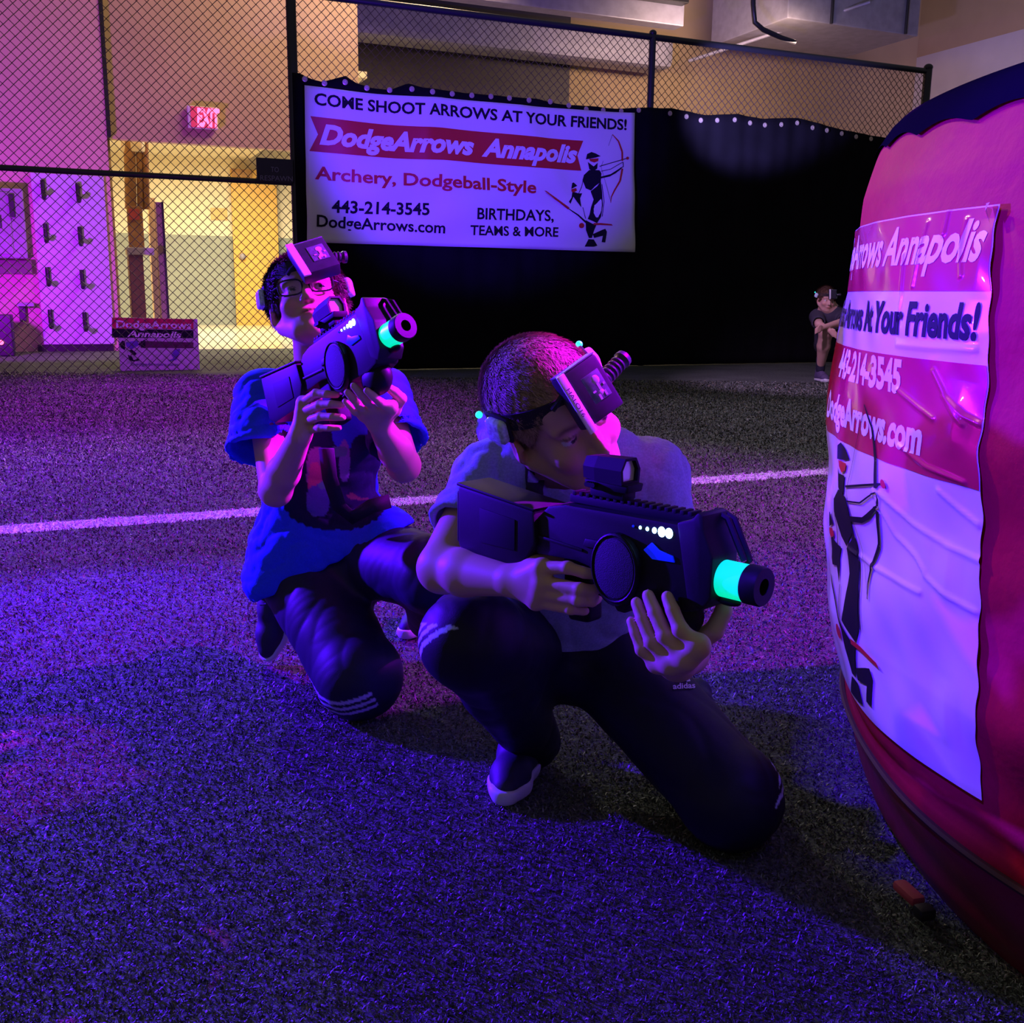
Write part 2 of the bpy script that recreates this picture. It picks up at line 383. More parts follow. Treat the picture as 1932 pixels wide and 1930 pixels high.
def chain_link():
    p = .105; a = p/2; vs = []; fc = []; r = .0062; nz = int(z_top/a) + 2; ns = int((s_r - s_l)/p)
    V3 = []
    for i in range(ns + 1):
        s0 = s_l + i*p
        for ph in (0, 1):          # zigzag wires interlocking left and right
            pts = []
            for k in range(nz):
                off = a if (k + ph) % 2 else 0.
                pts.append((s0 + (off if ph == 0 else off - 0), k*a + .02, (.004 if ph else -.004)))
            if ph == 1: continue
            V3.append(pts)
    for i in range(ns + 1):        # the mirrored strands
        s0 = s_l + i*p
        V3.append([(s0 - (a if k % 2 else 0.), k*a + .02, .005) for k in range(nz)])
    n = nz
    tri = [(0, r), (r*.87, -r*.5), (-r*.87, -r*.5)]
    base = 0; Vs = []; Fs = []
    for pts in V3:
        P = np.array([fw(s, z, o) for s, z, o in pts])
        for dx, dn in tri: Vs.append(P + FE*dx + FN*dn)
        for j in range(3):
            A = base + j*n + np.arange(n-1); B = base + ((j+1) % 3)*n + np.arange(n-1)
            Fs.append(np.stack([A, A+1, B+1, B], 1))
        base += 3*n
    mesh_np('chain_link_mesh', np.concatenate(Vs), np.concatenate(Fs), M_wire, fence)
chain_link()

# --- black windscreen along the fence
top_px = [(566, 138), (590, 150), (607, 155), (652, 143), (675, 157), (700, 166), (735, 170), (770, 157), (800, 165), (850, 172), (930, 180), (1010, 186), (1050, 196), (1110, 200), (1160, 205), (1210, 203), (1270, 204), (1290, 209), (1330, 217), (1390, 215), (1440, 224), (1505, 222), (1545, 233), (1600, 247), (1660, 258), (1727, 268)]
ts = [fs(*q, .07) for q in top_px]; tz = [fpt(*q, .07)[2] for q in top_px]
def screen():
    bs = np.linspace(s_p1 - .02, s_r, 260); zs = np.linspace(0, 1, 30); v = []
    for s_ in bs:
        zt = np.interp(s_, ts, tz)
        for t in zs: v.append(fw(s_, .01 + t*(zt - .01), .07 + .012*math.sin(9*s_ + 2.5*t) + .008*math.sin(23*s_ + 1)))
    n = 30; i = np.arange(259)[:, None]*n + np.arange(n-1)[None, :]; i = i.ravel()
    o = mesh_np('windscreen', v, np.stack([i, i+n, i+n+1, i+1], 1), M_screen, None, True)
    so = o.modifiers.new('thick', 'SOLIDIFY'); so.thickness = .004
    return tag(o, 'black fabric windscreen with brass grommets hung along the fence', 'screen')
scr = screen()
for q in [(575, 147), (612, 155), (651, 153), (692, 164), (735, 168), (777, 166), (816, 171), (853, 175), (890, 178), (926, 180), (961, 183), (998, 187), (1038, 190), (1073, 197), (1106, 204), (1138, 206), (1172, 208), (1205, 206), (1264, 212), (1295, 218), (1322, 225), (1353, 225), (1386, 224), (1415, 230), (1443, 234), (1474, 233), (1504, 230), (1533, 239), (1560, 244), (1588, 250), (1615, 256), (1643, 260)]:
    c = fpt(q[0], q[1] + 2, .094); MB().lathe([(0, .032), (.006, .032), (.008, .026), (.008, .013), (.002, .012), (.0, .0)], c, FN, 14).build('grommet', M_grom, scr)

# --- the vinyl banner
bw0, bw1 = fs(574, 300, .12), fs(1196, 300, .12); bcorn = {k: fpt(*q, .12) for k, q in dict(tl=(573, 162), tr=(1197, 213), bl=(578, 457), br=(1193, 476)).items()}
def ban_pt(u, v, off=0.):
    T = bcorn['tl']*(1-u) + bcorn['tr']*u; B = bcorn['bl']*(1-u) + bcorn['br']*u
    p = T*(1-v) + B*v
    sag = -.02*math.sin(math.pi*min(1, u*2.6) if u < .385 else math.pi*(u-.385)/.615)*(1-v)*1.3
    w = .022*math.sin(11*u + 2.2*v + .7) + .014*math.sin(25*u - 5*v) + .02*math.sin(6*v - 4*u)*math.exp(-6*abs(u-.4)) + .014*math.sin(17*(u+v))*v + .018*math.exp(-((u - .62 - .25*v)/.03)**2) + .015*math.exp(-((u-.36+.05*v)/.02)**2)*(1-v)
    return p + FN*(w + off + .03) + UP*sag
def ban_grid(m, name, poly, off, parent=None, nu=70, nv=36):
    u0, u1, v0, v1 = poly
    v = [ban_pt(u0 + (u1-u0)*i/nu, v0 + (v1-v0)*j/nv, off) for i in range(nu+1) for j in range(nv+1)]
    i = (np.arange(nu)[:, None]*(nv+1) + np.arange(nv)[None, :]).ravel(); k = nv+1
    return mesh_np(name, v, np.stack([i, i+1, i+k+1, i+k], 1), m, parent, True)
ban = ban_grid(M_ban, 'hanging_banner', (0, 1, 0, 1), 0); so = ban.modifiers.new('thick', 'SOLIDIFY'); so.thickness = .003; so.offset = -1
tag(ban, 'wide white vinyl banner about shooting arrows hung on the black screen', 'banner')
A0 = bcorn['bl']; ex = bcorn['br'] - bcorn['bl']
def ban_uv(px, py):
    P = fpt(px, py, .15)
    # invert the bilinear patch
    u, v = .5, .5
    for _ in range(12):
        T = bcorn['tl']*(1-u) + bcorn['tr']*u; B = bcorn['bl']*(1-u) + bcorn['br']*u
        Tp = T*(1-v) + B*v; du = (bcorn['tr']-bcorn['tl'])*(1-v) + (bcorn['br']-bcorn['bl'])*v; dv = B - T
        r = P - Tp; a = np.array([[du @ FE, dv @ FE], [du[2], dv[2]]]); d = np.linalg.solve(a, [r @ FE, r[2]]); u += d[0]; v += d[1]
    return V(u, v)
def ban_line(body, l, r, cap, off=.006, **opt):
    """l, r: pixels of the baseline ends; cap: pixel above l at cap height"""
    a, b, c = ban_uv(*l), ban_uv(*r), ban_uv(*cap); up = c - a
    return (body, lambda x, y, asp: ban_pt(*(a + (b-a)*x + up*y), off), opt)
text_on([ban_line('COME SHOOT ARROWS AT YOUR FRIENDS!', (592, 197), (1184, 244), (592, 174), bold=.025),
         ban_line('443-214-3545', (626, 400), (811, 405), (626, 376), bold=.025), ban_line('DodgeArrows.com', (597, 427), (840, 440), (597, 404), bold=.02),
         ban_line('BIRTHDAYS,', (898, 413), (1044, 416), (898, 391), bold=.02), ban_line('TEAMS & MORE', (886, 443), (1053, 446), (886, 424), bold=.02)], 'black_lettering', M_ink, ban)
def ban_poly(px, m, name, off=.006, parent=None):
    mb = MB()
    for P in px: mb.ngon([ban_pt(*ban_uv(*q), off) for q in P])
    bmesh.ops.triangulate(mb.bm, faces=mb.bm.faces); 
    return mb.build(name, m, parent, False)
rb = [ban_uv(*q) for q in ((585, 219), (1101, 263), (1094, 288), (1098, 320), (583, 285), (597, 254))]
def ribbon():
    v = []; nu, nv = 80, 10
    for i in range(nu+1):
        for j in range(nv+1):
            t = i/nu; w = j/nv
            T = rb[0]*(1-t) + rb[1]*t; B = rb[4]*(1-t) + rb[3]*t; p = T*(1-w) + B*w
            if t < .03: p = p + V(.022*(1 - abs(2*w-1))*(1-t/.03), 0)
            if t > .97: p = p - V(.016*(1 - abs(2*w-1))*(t-.97)/.03, 0)
            v.append(ban_pt(*p, .004))
    i = (np.arange(nu)[:, None]*(nv+1) + np.arange(nv)[None, :]).ravel(); k = nv+1
    return mesh_np('red_ribbon_print', v, np.stack([i, i+1, i+k+1, i+k], 1), M_red, ban, True)
ribbon()
text_on([ban_line('DodgeArrows', (602, 270), (892, 291), (606, 233), .009, bold=.045, shear=.2), ban_line('Annapolis', (908, 292), (1088, 304), (912, 258), .009, bold=.045, shear=.2)], 'white_lettering', M_wht, ban)
text_on([ban_line('Archery, Dodgeball-Style', (594, 337), (1010, 363), (594, 312), .006, bold=.025)], 'red_lettering', M_red, ban)
# the archer emblem, drawn once in crop coordinates and printed on banner and bunker
def stroke(pts, w):
    pts = [np.array(p, float) for p in pts]; out = []
    ws = w if hasattr(w, '__len__') else [w]*len(pts)
    for i in range(len(pts)-1):
        d = pts[i+1]-pts[i]; n = V(-d[1], d[0])/max(np.hypot(*d), 1e-6)
        out.append([tuple(pts[i]+n*ws[i]/2), tuple(pts[i+1]+n*ws[i+1]/2), tuple(pts[i+1]-n*ws[i+1]/2), tuple(pts[i]-n*ws[i]/2)])
    return out
def disc(c, r, n=16, sx=1.): return [(c[0]+sx*r*math.cos(6.2832*k/n), c[1]+r*math.sin(6.2832*k/n)) for k in range(n)]
EM_BLACK = [[(1562, 548), (1568, 520), (1590, 510), (1612, 518), (1637, 533), (1612, 540), (1582, 545)], [(1572, 562), (1584, 572), (1602, 586), (1622, 568), (1620, 598), (1602, 612), (1580, 600)],
    [(1556, 628), (1580, 604), (1632, 606), (1642, 622), (1640, 668), (1612, 690), (1592, 712), (1566, 700), (1548, 656)],
    [(1590, 716), (1622, 690), (1640, 664), (1646, 720), (1648, 790), (1640, 852), (1622, 884), (1596, 872), (1572, 862), (1582, 838), (1590, 800), (1604, 760)],
    [(1494, 672), (1502, 668), (1522, 686), (1490, 702)], [(1496, 716), (1530, 726), (1548, 726), (1536, 752), (1540, 800), (1520, 772), (1500, 744), (1482, 782), (1474, 770), (1490, 748)],
    [(1560, 868), (1600, 888), (1622, 884), (1608, 920), (1594, 962), (1578, 962), (1562, 920)], [(1600, 942), (1648, 920), (1664, 914), (1672, 930), (1662, 986), (1644, 984), (1652, 950), (1606, 962)],
    [(1576, 968), (1604, 970), (1620, 1002), (1602, 1008), (1556, 1008)], [(1640, 640), (1690, 628), (1726, 606), (1748, 592), (1748, 600), (1716, 624), (1686, 640), (1640, 650)]]
for st in (stroke([(1632, 586), (1776, 547)], 4), stroke([(1640, 612), (1690, 602), (1736, 576), (1756, 566)], 3), stroke([(1756, 566), (1758, 590), (1740, 598)], 4), stroke([(1470, 806), (1520, 842), (1562, 880)], [3, 8, 10]), stroke([(1556, 628), (1545, 690), (1530, 726)], 3), stroke([(1548, 800), (1560, 860)], 3), stroke([(1646, 680), (1654, 770), (1646, 850)], 3)): EM_BLACK += st
EM_BOWD = stroke([(1703, 420), (1734, 456), (1752, 512), (1752, 560)], [3, 7, 9, 9]) + stroke([(1752, 600), (1738, 664), (1706, 716), (1690, 748), (1686, 778)], [9, 9, 7, 5, 2])
EM_RED = [[(1578, 546), (1626, 544), (1624, 558), (1604, 566), (1584, 558)], [(1490, 704), (1516, 698), (1520, 712), (1500, 722), (1490, 716)], disc((1780, 546), 8), disc((1538, 897), 14), [(1604, 884), (1640, 884), (1694, 890), (1700, 898), (1640, 894), (1604, 894)], [(1340, 712), (1352, 714), (1476, 802), (1468, 812)]]
EM_THIN = stroke([(1703, 420), (1640, 590)], 1.6) + stroke([(1640, 590), (1688, 778)], 1.2) + stroke([(1350, 724), (1560, 874)], 1.2)
zpx = lambda q: (540 + q[0]/2.76, 100 + q[1]/2.76)
bp_ = lambda L: [[zpx(q) for q in P] for P in L]
ban_poly(bp_(EM_BLACK + EM_THIN), M_ink, 'black_archer_print', .006, ban); ban_poly(bp_(EM_BOWD[:3]), M_red, 'red_bow_print', .0075, ban); ban_poly(bp_(EM_BOWD[3:]), M_red, 'red_bow_print', .0075, ban)
for P in EM_RED: ban_poly(bp_([P]), M_red, 'red_archer_print', .0075, ban)

# --- building beyond the fence
c0 = G(210, 662); WOFF = float((c0 - fp) @ FN)                       # front wall plane, behind the fence
def wpt(px, py, off=0.): return PL(px, py, fp + FN*(WOFF + off), FN)
def ws_(px, py, off=0.): return float((wpt(px, py, off) - fp) @ FE)
def ww(s, z, off=0.): return fp + FE*s + UP*z + FN*(WOFF + off)
ZC = 9.6
def slab(name, s0, s1, z0, z1, m, off0=0., off1=-.25, parent=None, label=None, cat=None, kind='structure', bev=0.):
    o = MB().prism([(s0, z0), (s1, z0), (s1, z1), (s0, z1)], (WOFF + off1, WOFF + off0), bev, fp, FE, UP, FN).build(name, m, parent, False)
    if parent is None: tag(o, label, cat, kind=kind)
    return o
s_open0 = ws_(222, 450); s_open1 = ws_(640, 450); z_head = wpt(340, 268)[2]
slab('wall_left', ws_(-400, 400), ws_(211, 400), 0, ZC, mat('wall_paint_pink_beige', (.66, .40, .36), .75, noise=.06, nscale=1.5))
slab('trim_1', ws_(211, 400), s_open0, z_head, ZC, M_dark, .01, -.3)
slab('wall_front', s_open0, ws_(680, 150), z_head, ZC, M_tan, -.12, -.3)
slab('wall_front_side', s_open1, ws_(680, 150), 0, z_head, M_tan, -.12, -.3)
ROFF = -3.4
slab('wall_back', ws_(600, 300, ROFF), ws_(1900, 300, ROFF), 0, ZC, M_tan, ROFF, ROFF - .25)
def wsr(px, py): return ws_(px, py, ROFF)
def wzr(px, py): return wpt(px, py, ROFF)[2]
o = slab('recess_shade_panel', wsr(660, 150), wsr(1072, 150), .2, 6.6, M_darkgrey, ROFF + .06, ROFF + .001, None, 'dark grey panel painted as the shade high behind the banner, under the duct', 'door', None)  # dark panel stands in for the shaded recess wall, not a door
# duct and beam under the ceiling
def hduct(name, x0, x1, ytop, ybot, off, depth, m, label, cat, bev=.12):
    s0, s1 = ws_(x0, ytop, off), ws_(x1, ybot, off); z1 = wpt(x1, ytop, off)[2]; z0 = wpt(x1, ybot, off)[2]
    return slab(name, s0, s1, z0, z1, m, off, off - depth, None, label, cat, None, bev)
hduct('air_duct', 640, 1272, 66, 130, ROFF + 1.0, .8, M_duct, 'grey sheet metal duct with rounded end running above the banner', 'duct', .16)
hduct('roof_beam', 700, 1290, -60, 50, ROFF + 2.6, .35, M_duct, 'pale steel beam at the top edge above the grey duct', 'beam', .02)
hduct('roof_deck_beam', 500, 1300, -40, 6, ROFF + 2.9, .25, M_dark, 'black corrugated deck strip above the pale beam', 'beam', .01)
# side wall coming toward the camera, and the air handling unit in the corner
s_rw = ws_(1741, 110, ROFF + .2)
def side_wall():
    RW = ww(s_rw, 0, ROFF); z_split = PL(1741, 106, RW, FE)[2]
    MB().prism([(ROFF - .2, 0), (9, 0), (9, z_split), (ROFF - .2, z_split)], (0, .25), 0, RW - FN*ROFF, FN, UP, FE).build('wall_right', M_white, None, False)
    MB().prism([(ROFF - .2, z_split), (9, z_split), (9, ZC), (ROFF - .2, ZC)], (.004, .25), 0, RW - FN*ROFF, FN, UP, FE).build('wall_right_upper', M_tan, None, False)
    for n in ('wall_right', 'wall_right_upper'): bpy.data.objects[n]['kind'] = 'structure'
side_wall()
AO = ROFF + 3.6; sa1 = ws_(1735, 30, AO); AD = next(a for a in np.arange(AO - .3, ROFF, -.05) if pixv(ww(ws_(1486, 30, AO), wpt(1486, 34, AO)[2], a))[0] < 1342)
sa0 = ws_(1486, 30, AO); za = wpt(1486, 34, AO)[2]
ah = MB().prism([(sa0, za), (sa1, za), (sa1, za + 2.2), (sa0, za + 2.2)], (WOFF + AD, WOFF + AO), .02, fp, FE, UP, FN).build('air_handler', M_duct, None, False)
tag(ah, 'big boxy grey air handling unit hung in the upper corner', 'air handler')
for px in (1570, 1712):
    s_ = ws_(px, 20, AO + .03); MB().tube([ww(s_, za, AO + .03), ww(s_, za + 2.2, AO + .03)], .03, 8).build('support_strut', M_rail, ah)
cd = [wpt(*q, AO + .5) for q in ((1420, -40), (1421, 10), (1424, 42), (1440, 56), (1476, 72), (1500, 80))]
tag(MB().tube(cd, .045, 10).build('conduit_pipe', M_rail), 'dark bent conduit pipe beside the air handling unit', 'pipe')
MB_ = MB().tube([wpt(1642, 4, AO + .35), wpt(1300, 115, ROFF + 1.2)], .035, 10); tag(MB_.build('gas_pipe', M_duct), 'pale straight pipe slanting under the air handling unit', 'pipe')
# --- lit corridor through the opening
CB = float((G(380, 613) - fp) @ FN) - WOFF      # back wall offset
def cpt(px, py, off): return PL(px, py, fp + FN*(WOFF + off), FN)
def cs(px, off, py=450): return float((cpt(px, py, off) - fp) @ FE)
zw = cpt(380, 444, CB)[2]
slab('wall_corridor', cs(150, CB), cs(640, CB), zw, 6.5, M_cream, CB, CB - .2)
slab('wall_corridor_lower', cs(150, CB), cs(640, CB), 0, zw, M_grey, CB, CB - .2)
def depth_wall(name, px, o0, o1, z1, m, th, z0=0.):
    s_ = ws_(px, 500, o0); 
    o = MB().prism([(o1, z0), (o0, z0), (o0, z1), (o1, z1)], (min(0, th), max(0, th)), 0, ww(s_, 0, 0) , FN, UP, FE).build(name, m, None, False); tag(o, kind='structure'); return o
ZH = 4.4
depth_wall('wall_jamb', 222, -.3, CB, ZH, M_tan, -.2)

f_ = MB().prism([(s_open0 - 3, ZH), (s_open1 + .6, ZH), (s_open1 + .6, ZH + .1), (s_open0 - 3, ZH + .1)], (WOFF + CB, WOFF - .31), 0, fp, FE, UP, FN).build('ceiling_corridor', M_cream, None, False); tag(f_, kind='structure')
cf = MB().prism([(s_open0, .001), (s_open1 + 1., .001), (s_open1 + 1., .004), (s_open0, .004)], (WOFF + CB, WOFF - .2), 0, fp, FE, UP, FN).build('floor_corridor', mat('corridor_vinyl', (.66, .60, .46), .16, spec=.6), None, False); tag(cf, kind='structure')
# things in the corridor
DO = CB*.55
def at(px, off): return cs(px, off)
def thing_slab(name, px0, px1, py0, py1, off, th, m, label, cat, bev=.01, parent=None, floor=False):
    s0, s1 = cs(px0, off), cs(px1, off); z1 = cpt(px0, py0, off)[2]; z0 = 0. if floor else cpt(px0, py1, off)[2]
    o = MB().prism([(s0, z0), (s1, z0), (s1, z1), (s0, z1)], (WOFF + off - th, WOFF + off), bev, fp, FE, UP, FN).build(name, m, parent, False)
    return tag(o, label, cat)
yd = thing_slab('yellow_door', 440, 525, 318, 640, CB + .3, .06, M_yel, 'yellow painted door at the end of the lit corridor', 'door', floor=True)
kn = MB().ball(cpt(458, 484, CB + .36), .09).build('handle', M_steel, yd)
thing_slab('door_plaque', 442, 480, 318, 333, CB + .45, .05, M_wood, 'small brown sign above the yellow corridor door', 'sign')
thing_slab('notice', 400, 431, 392, 414, CB + .05, .02, mat('pale_orange_paper', (.72, .48, .22), .8), 'small orange notice on the corridor wall beside the yellow door', 'notice', .003)
wf = empty('drinking_fountain', cpt(262, 560, -.8)*V(1, 1, 0), 'brown wall unit with a grey shelf just inside the doorway', 'drinking fountain')
thing_slab('cabinet', 240, 268, 480, 640, -.8, .4, mat('maroon_panel', (.16, .06, .09), .5), None, None, .02, wf, True)
thing_slab('basin', 238, 290, 466, 480, -.75, .5, M_steel, None, None, .02, wf)
thing_slab('back_panel', 243, 272, 388, 468, -.9, .15, M_wood, None, None, .02, wf)
thing_slab('poster', 246, 266, 394, 414, -.86, .02, mat('poster_red', (.5, .08, .08), .5), None, None, .002, wf)
pc = empty('pipe_cluster', cpt(258, 300, -1.)*V(1, 1, 0), 'tan pipes dropping from the ceiling inside the doorway', 'pipes')
for x_, r_ in ((244, .09), (262, .05), (274, .05)):
    MB().tube([cpt(x_, 268, -1.), cpt(x_ + 3, 395, -1.)], r_, 10).build('pipe', M_wood, pc)
MB().box(cpt(252, 276, -1.), (.35, .2, .18), None, .04).build('valve_box', M_cream, pc)
thing_slab('cream_column', 283, 297, 372, 640, -1.4, .3, M_cream, 'narrow cream column beside the open corridor door', 'column', .01, None, True)
od = thing_slab('open_door', 297, 311, 381, 640, -1.1, .28, mat('brown_door', (.22, .13, .16), .5), 'brown door standing open, seen edge on, in the doorway', 'door', .005, None, True)
thing_slab('edge_plate', 307.5, 312, 381, 640, -1.09, .28, M_dark, None, None, .003, od, True)
# --- on the left wall
ex = empty('exit_sign', wpt(394, 221, .0), 'lit red EXIT sign above the corridor opening', 'exit sign')
thing_slab('housing', 366, 421, 199, 241, .0, .1, M_exitw, None, None, .015, ex)
e0 = cpt(372, 237, .012); e1 = cpt(414, 239, .012); e2 = cpt(372, 203, .012)
text_on([('EXIT', lambda x, y, a: e0 + (e1-e0)*x + (e2-e0)*y, dict(bold=.05))], 'lit_letters', M_exit, ex)
thing_slab('diffuser', 371, 415, 201, 240, .008, .01, mat('exit_red_glow', (.7, .1, .16), .5, emit=(1., .01, .12), estr=.22), None, None, .002, ex)
wp = thing_slab('peg_panel', 67, 203, 326, 650, .06, .05, mat('white_board', (.62, .50, .80), .5), 'tall white board with eight empty black gun hooks on the wall', 'board', .004)
for px in ((82, 354), (148, 360), (87, 436), (152, 442), (91, 518), (156, 523), (96, 598), (161, 603)):
    q = [cpt(px[0] - 2, px[1] - 14, .1), cpt(px[0], px[1] + 12, .1), cpt(px[0] + 1, px[1] + 19, .26), cpt(px[0] + 2, px[1] + 14, .30)]
    MB().tube(q, .034, 8).build('hook', M_dark, wp)
slab('baseboard_left', ws_(67, 600), ws_(211, 600), 0, .1, M_dark, .03, 0)
eb = empty('electrical_box', cpt(20, 420, .1), 'grey electrical box with conduit on the wall beside the peg board', 'electrical box')
thing_slab('housing', -40, 50, 352, 486, .25, .24, M_steel, None, None, .02, eb)
thing_slab('cover', -30, 24, 360, 478, .28, .04, M_steel, None, None, .01, eb); thing_slab('latch', 22, 32, 366, 410, .3, .05, M_dark, None, None, .005, eb); thing_slab('handle', -4, 5, 406, 430, .32, .06, M_dark, None, None, .005, eb)
thing_slab('under_box_shade', -40, 56, 489, 516, .2, .2, mat('under_box_shade_brown', (.14, .07, .09), .6), None, None, .01, eb)  # dark slab painted as the shadow under the electrical box
wb = empty('wall_bracket', cpt(40, 590, .1), 'small black angle bracket low on the wall under the electrical box', 'bracket')
thing_slab('plate', 24, 37, 574, 606, .12, .11, M_dark, None, None, .005, wb); thing_slab('arm', 22, 54, 571, 578, .25, .24, M_steel, None, None, .005, wb)
spk = empty('floor_speaker', cpt(-8, 650, 1.2)*V(1, 1, 0), 'black equipment box with a red light on the floor below the electrical box', 'equipment box')
thing_slab('case', -40, 9, 594, 652, 1.2, .5, M_dark, None, None, .02, spk, True)
MB().ball(cpt(2, 646, 1.22), .035).build('indicator', M_exit, spk)
# --- small board sign leaning inside the fence
so_ = -.55 - WOFF
def dpt(px, py, o=0.): return cpt(px, py, so_ + o)
ys = empty('yard_sign', fpt(288, 700, -.5)*V(1, 1, 0), 'small printed board sign standing behind the fence by the doorway', 'sign')
def sgn(name, y0, y1, o, m, x0=211, x1=365, parent=ys):
    a, b, c, d = dpt(x0, y0, o), dpt(x1, y0 + 3, o), dpt(x1, y1 + 1, o), dpt(x0, y1, o)
    return MB().ngon([d, c, b, a]).build(name, m, parent, False)
pn = MB().prism([(cs(211, so_), 0.), (cs(365, so_), 0.), (cs(365, so_), dpt(365, 602)[2]), (cs(211, so_), dpt(211, 599)[2])], (WOFF + so_ - .03, WOFF + so_), 0, fp, FE, UP, FN).build('panel', mat('sign_white', (.6, .55, .62), .6), ys, False)
sgn('red_band', 599, 620, .004, M_red, parent=pn); sgn('black_band', 620, 637, .004, M_ink, parent=pn); sgn('dark_stripe', 643, 656, .004, mat('dark_red_ink', (.07, .012, .03), .5), 265, 365, parent=pn)
def dl(body, l, r, cap, **k):
    a, b, c = dpt(*l, .012), dpt(*r, .012), dpt(*cap, .012); return (body, lambda x, y, asp: a + (b-a)*x + (c-a)*y, k)
text_on([dl('DodgeArrows', (219, 618), (361, 620), (219, 604), bold=.03), dl('Annapolis', (240, 635), (342, 637), (240, 623), bold=.03, shear=.2)], 'white_lettering', M_wht, pn)
def sp(P, m, name): 
    mb = MB()
    for p in P: mb.ngon([dpt(200 + x/10.73, 590 + y/10.73, .008) for x, y in p])
    mb.build(name, m, pn, False)
sp([[(270, 640), (330, 560), (380, 580), (390, 700), (380, 760), (300, 700)], [(470, 760), (520, 740), (620, 820), (600, 860), (540, 850)], [(440, 850), (520, 880), (560, 960), (670, 920), (680, 960), (570, 990), (480, 960)], [(640, 640), (780, 540), (800, 580), (790, 720)]], M_ink, 'black_archer_print')
M_pur = mat('purple_ink', (.12, .06, .45), .5)
sp([[(400, 600), (640, 560), (660, 660), (520, 740), (420, 690)]], M_pur, 'purple_print'); sp([[(1320, 850), (1400, 740), (1500, 730), (1480, 860), (1420, 960), (1240, 980), (1370, 920)]], M_pur, 'purple_print')
text_on([dl('DodgeArrows.com', (247, 689), (336, 690), (247, 684), bold=.01)], 'small_lettering', mat('faded_blue_ink', (.14, .09, .3), .5), pn)
# --- dark notice on the fence
tn = MB().prism([(fs(484, 320, .06), fpt(484, 341, .06)[2]), (fs(553, 320, .06), fpt(484, 341, .06)[2]), (fs(553, 320, .06), fpt(484, 297, .06)[2]), (fs(484, 320, .06), fpt(484, 297, .06)[2])], (.05, .07), .003, fp, FE, UP, FN).build('fence_sign', mat('navy_sign', (.02, .018, .04), .5), None, False)
tag(tn, 'small dark sign reading TO RESPAWN fixed to the fence beside the post', 'sign')
def tl(body, l, r, cap, **k):
    a, b, c = [fpt(*q, .078) for q in (l, r, cap)]; return (body, lambda x, y, asp: a + (b-a)*x + (c-a)*y, k)
text_on([tl('TO', (511, 324), (526, 325), (511, 314)), tl('RESPAWN', (491, 340), (552, 342), (491, 330))], 'grey_lettering', mat('grey_ink', (.22, .2, .3), .6), tn)
# ================================================================== INFLATABLE BUNKER
BC = V(1.7, 1.6); RZ = [0, .05, .18, .30, .41, .62, .77, .91, 1.12, 1.20, 1.235]; RR = [1.00, 1.035, 1.085, 1.113, 1.130, 1.148, 1.152, 1.146, 1.125, 1.105, 1.085]
def brad(z, th=0.):
    r = np.interp(z, RZ, RR)
    r = r + .006*math.sin(9*th + 14*z)*math.sin(5*z) + .005*math.sin(23*z + 3*th)*max(0, math.sin(4*th))
    return r
def bpt(th, z, off=0.):
    r = brad(z, th) + off; return V(BC[0] + r*math.cos(th), BC[1] + r*math.sin(th), z)
def bhit(px, py):
    d = ray(px, py); t = .3; last = None
    for i in range(4000):
        p = EYE + d*t; q = p[:2] - BC; g = np.hypot(*q) - np.interp(p[2], RZ, RR)
        if last is None or g < last[0]: last = (g, p)
        if g < .0008: break
        t += max(.0008, g*.5)/np.linalg.norm(d)
        if t > 4: break
    p = last[1]; q = p[:2] - BC; th = math.atan2(q[1], q[0]) % (2*math.pi)
    return th, p[2]
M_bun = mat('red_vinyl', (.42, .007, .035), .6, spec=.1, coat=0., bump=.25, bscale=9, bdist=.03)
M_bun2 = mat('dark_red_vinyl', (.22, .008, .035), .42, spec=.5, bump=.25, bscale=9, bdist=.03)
M_cap = mat('black_vinyl_top', (.005, .005, .009), .9, spec=0., bump=.25, bscale=12, bdist=.02)
bk = empty('inflatable_bunker', (BC[0], BC[1], 0), 'big red inflatable bunker with black top and a wrapped poster', 'inflatable bunker')
def ring_mesh(name, zs, m, offf, parent, th0=math.pi*.35, th1=math.pi*1.75, n=170, closed=False):
    ts_ = np.linspace(th0, th1, n); v = [bpt(t, z, offf(t, z)) for t in ts_ for z in zs]; k = len(zs)
    i = (np.arange(n-1)[:, None]*k + np.arange(k-1)[None, :]).ravel()
    return mesh_np(name, v, np.stack([i, i+k, i+k+1, i+1], 1), m, parent, True)
def wr(t, z):   # soft creases of the skin
    return .006*math.sin(31*z + 5*math.sin(3*t))*math.exp(-((z-.55)/.25)**2) + .008*math.exp(-((z - .235)/.012)**2)*-1 + .004*math.sin(40*z + 8*t)*math.exp(-((z-.1)/.08)**2)
zs = list(np.linspace(.20, 1.20, 90)); ring_mesh('side_skin', zs, M_bun, wr, bk, 0, 2*math.pi, 240)
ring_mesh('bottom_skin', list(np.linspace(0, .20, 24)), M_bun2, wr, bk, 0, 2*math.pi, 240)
def scal(t, z): return 0
v = []; n = 480; rows = 12
for i in range(n):
    t = 2*math.pi*i/n; z0 = 1.185 + .012*abs(math.sin(t*22)) + .004*math.sin(t*9)
    for j in range(rows):
        f = j/(rows-1)
        if f < .3: z = z0 + (1.235-z0)*f/.3; r = brad(z, t) + .006
        else: g = (f-.3)/.7; z = 1.235 + .062*math.sin(g*math.pi/2); r = (brad(1.235, t) + .006)*(1 - .92*(1-math.cos(g*math.pi/2))) 
        v.append((BC[0] + r*math.cos(t), BC[1] + r*math.sin(t), z))
i = (np.arange(n)[:, None]*rows + np.arange(rows-1)[None, :]).ravel(); j = ((np.arange(n)[:, None]+1) % n*rows + np.arange(rows-1)[None, :]).ravel()
f4 = np.stack([i, j, j+1, i+1], 1)
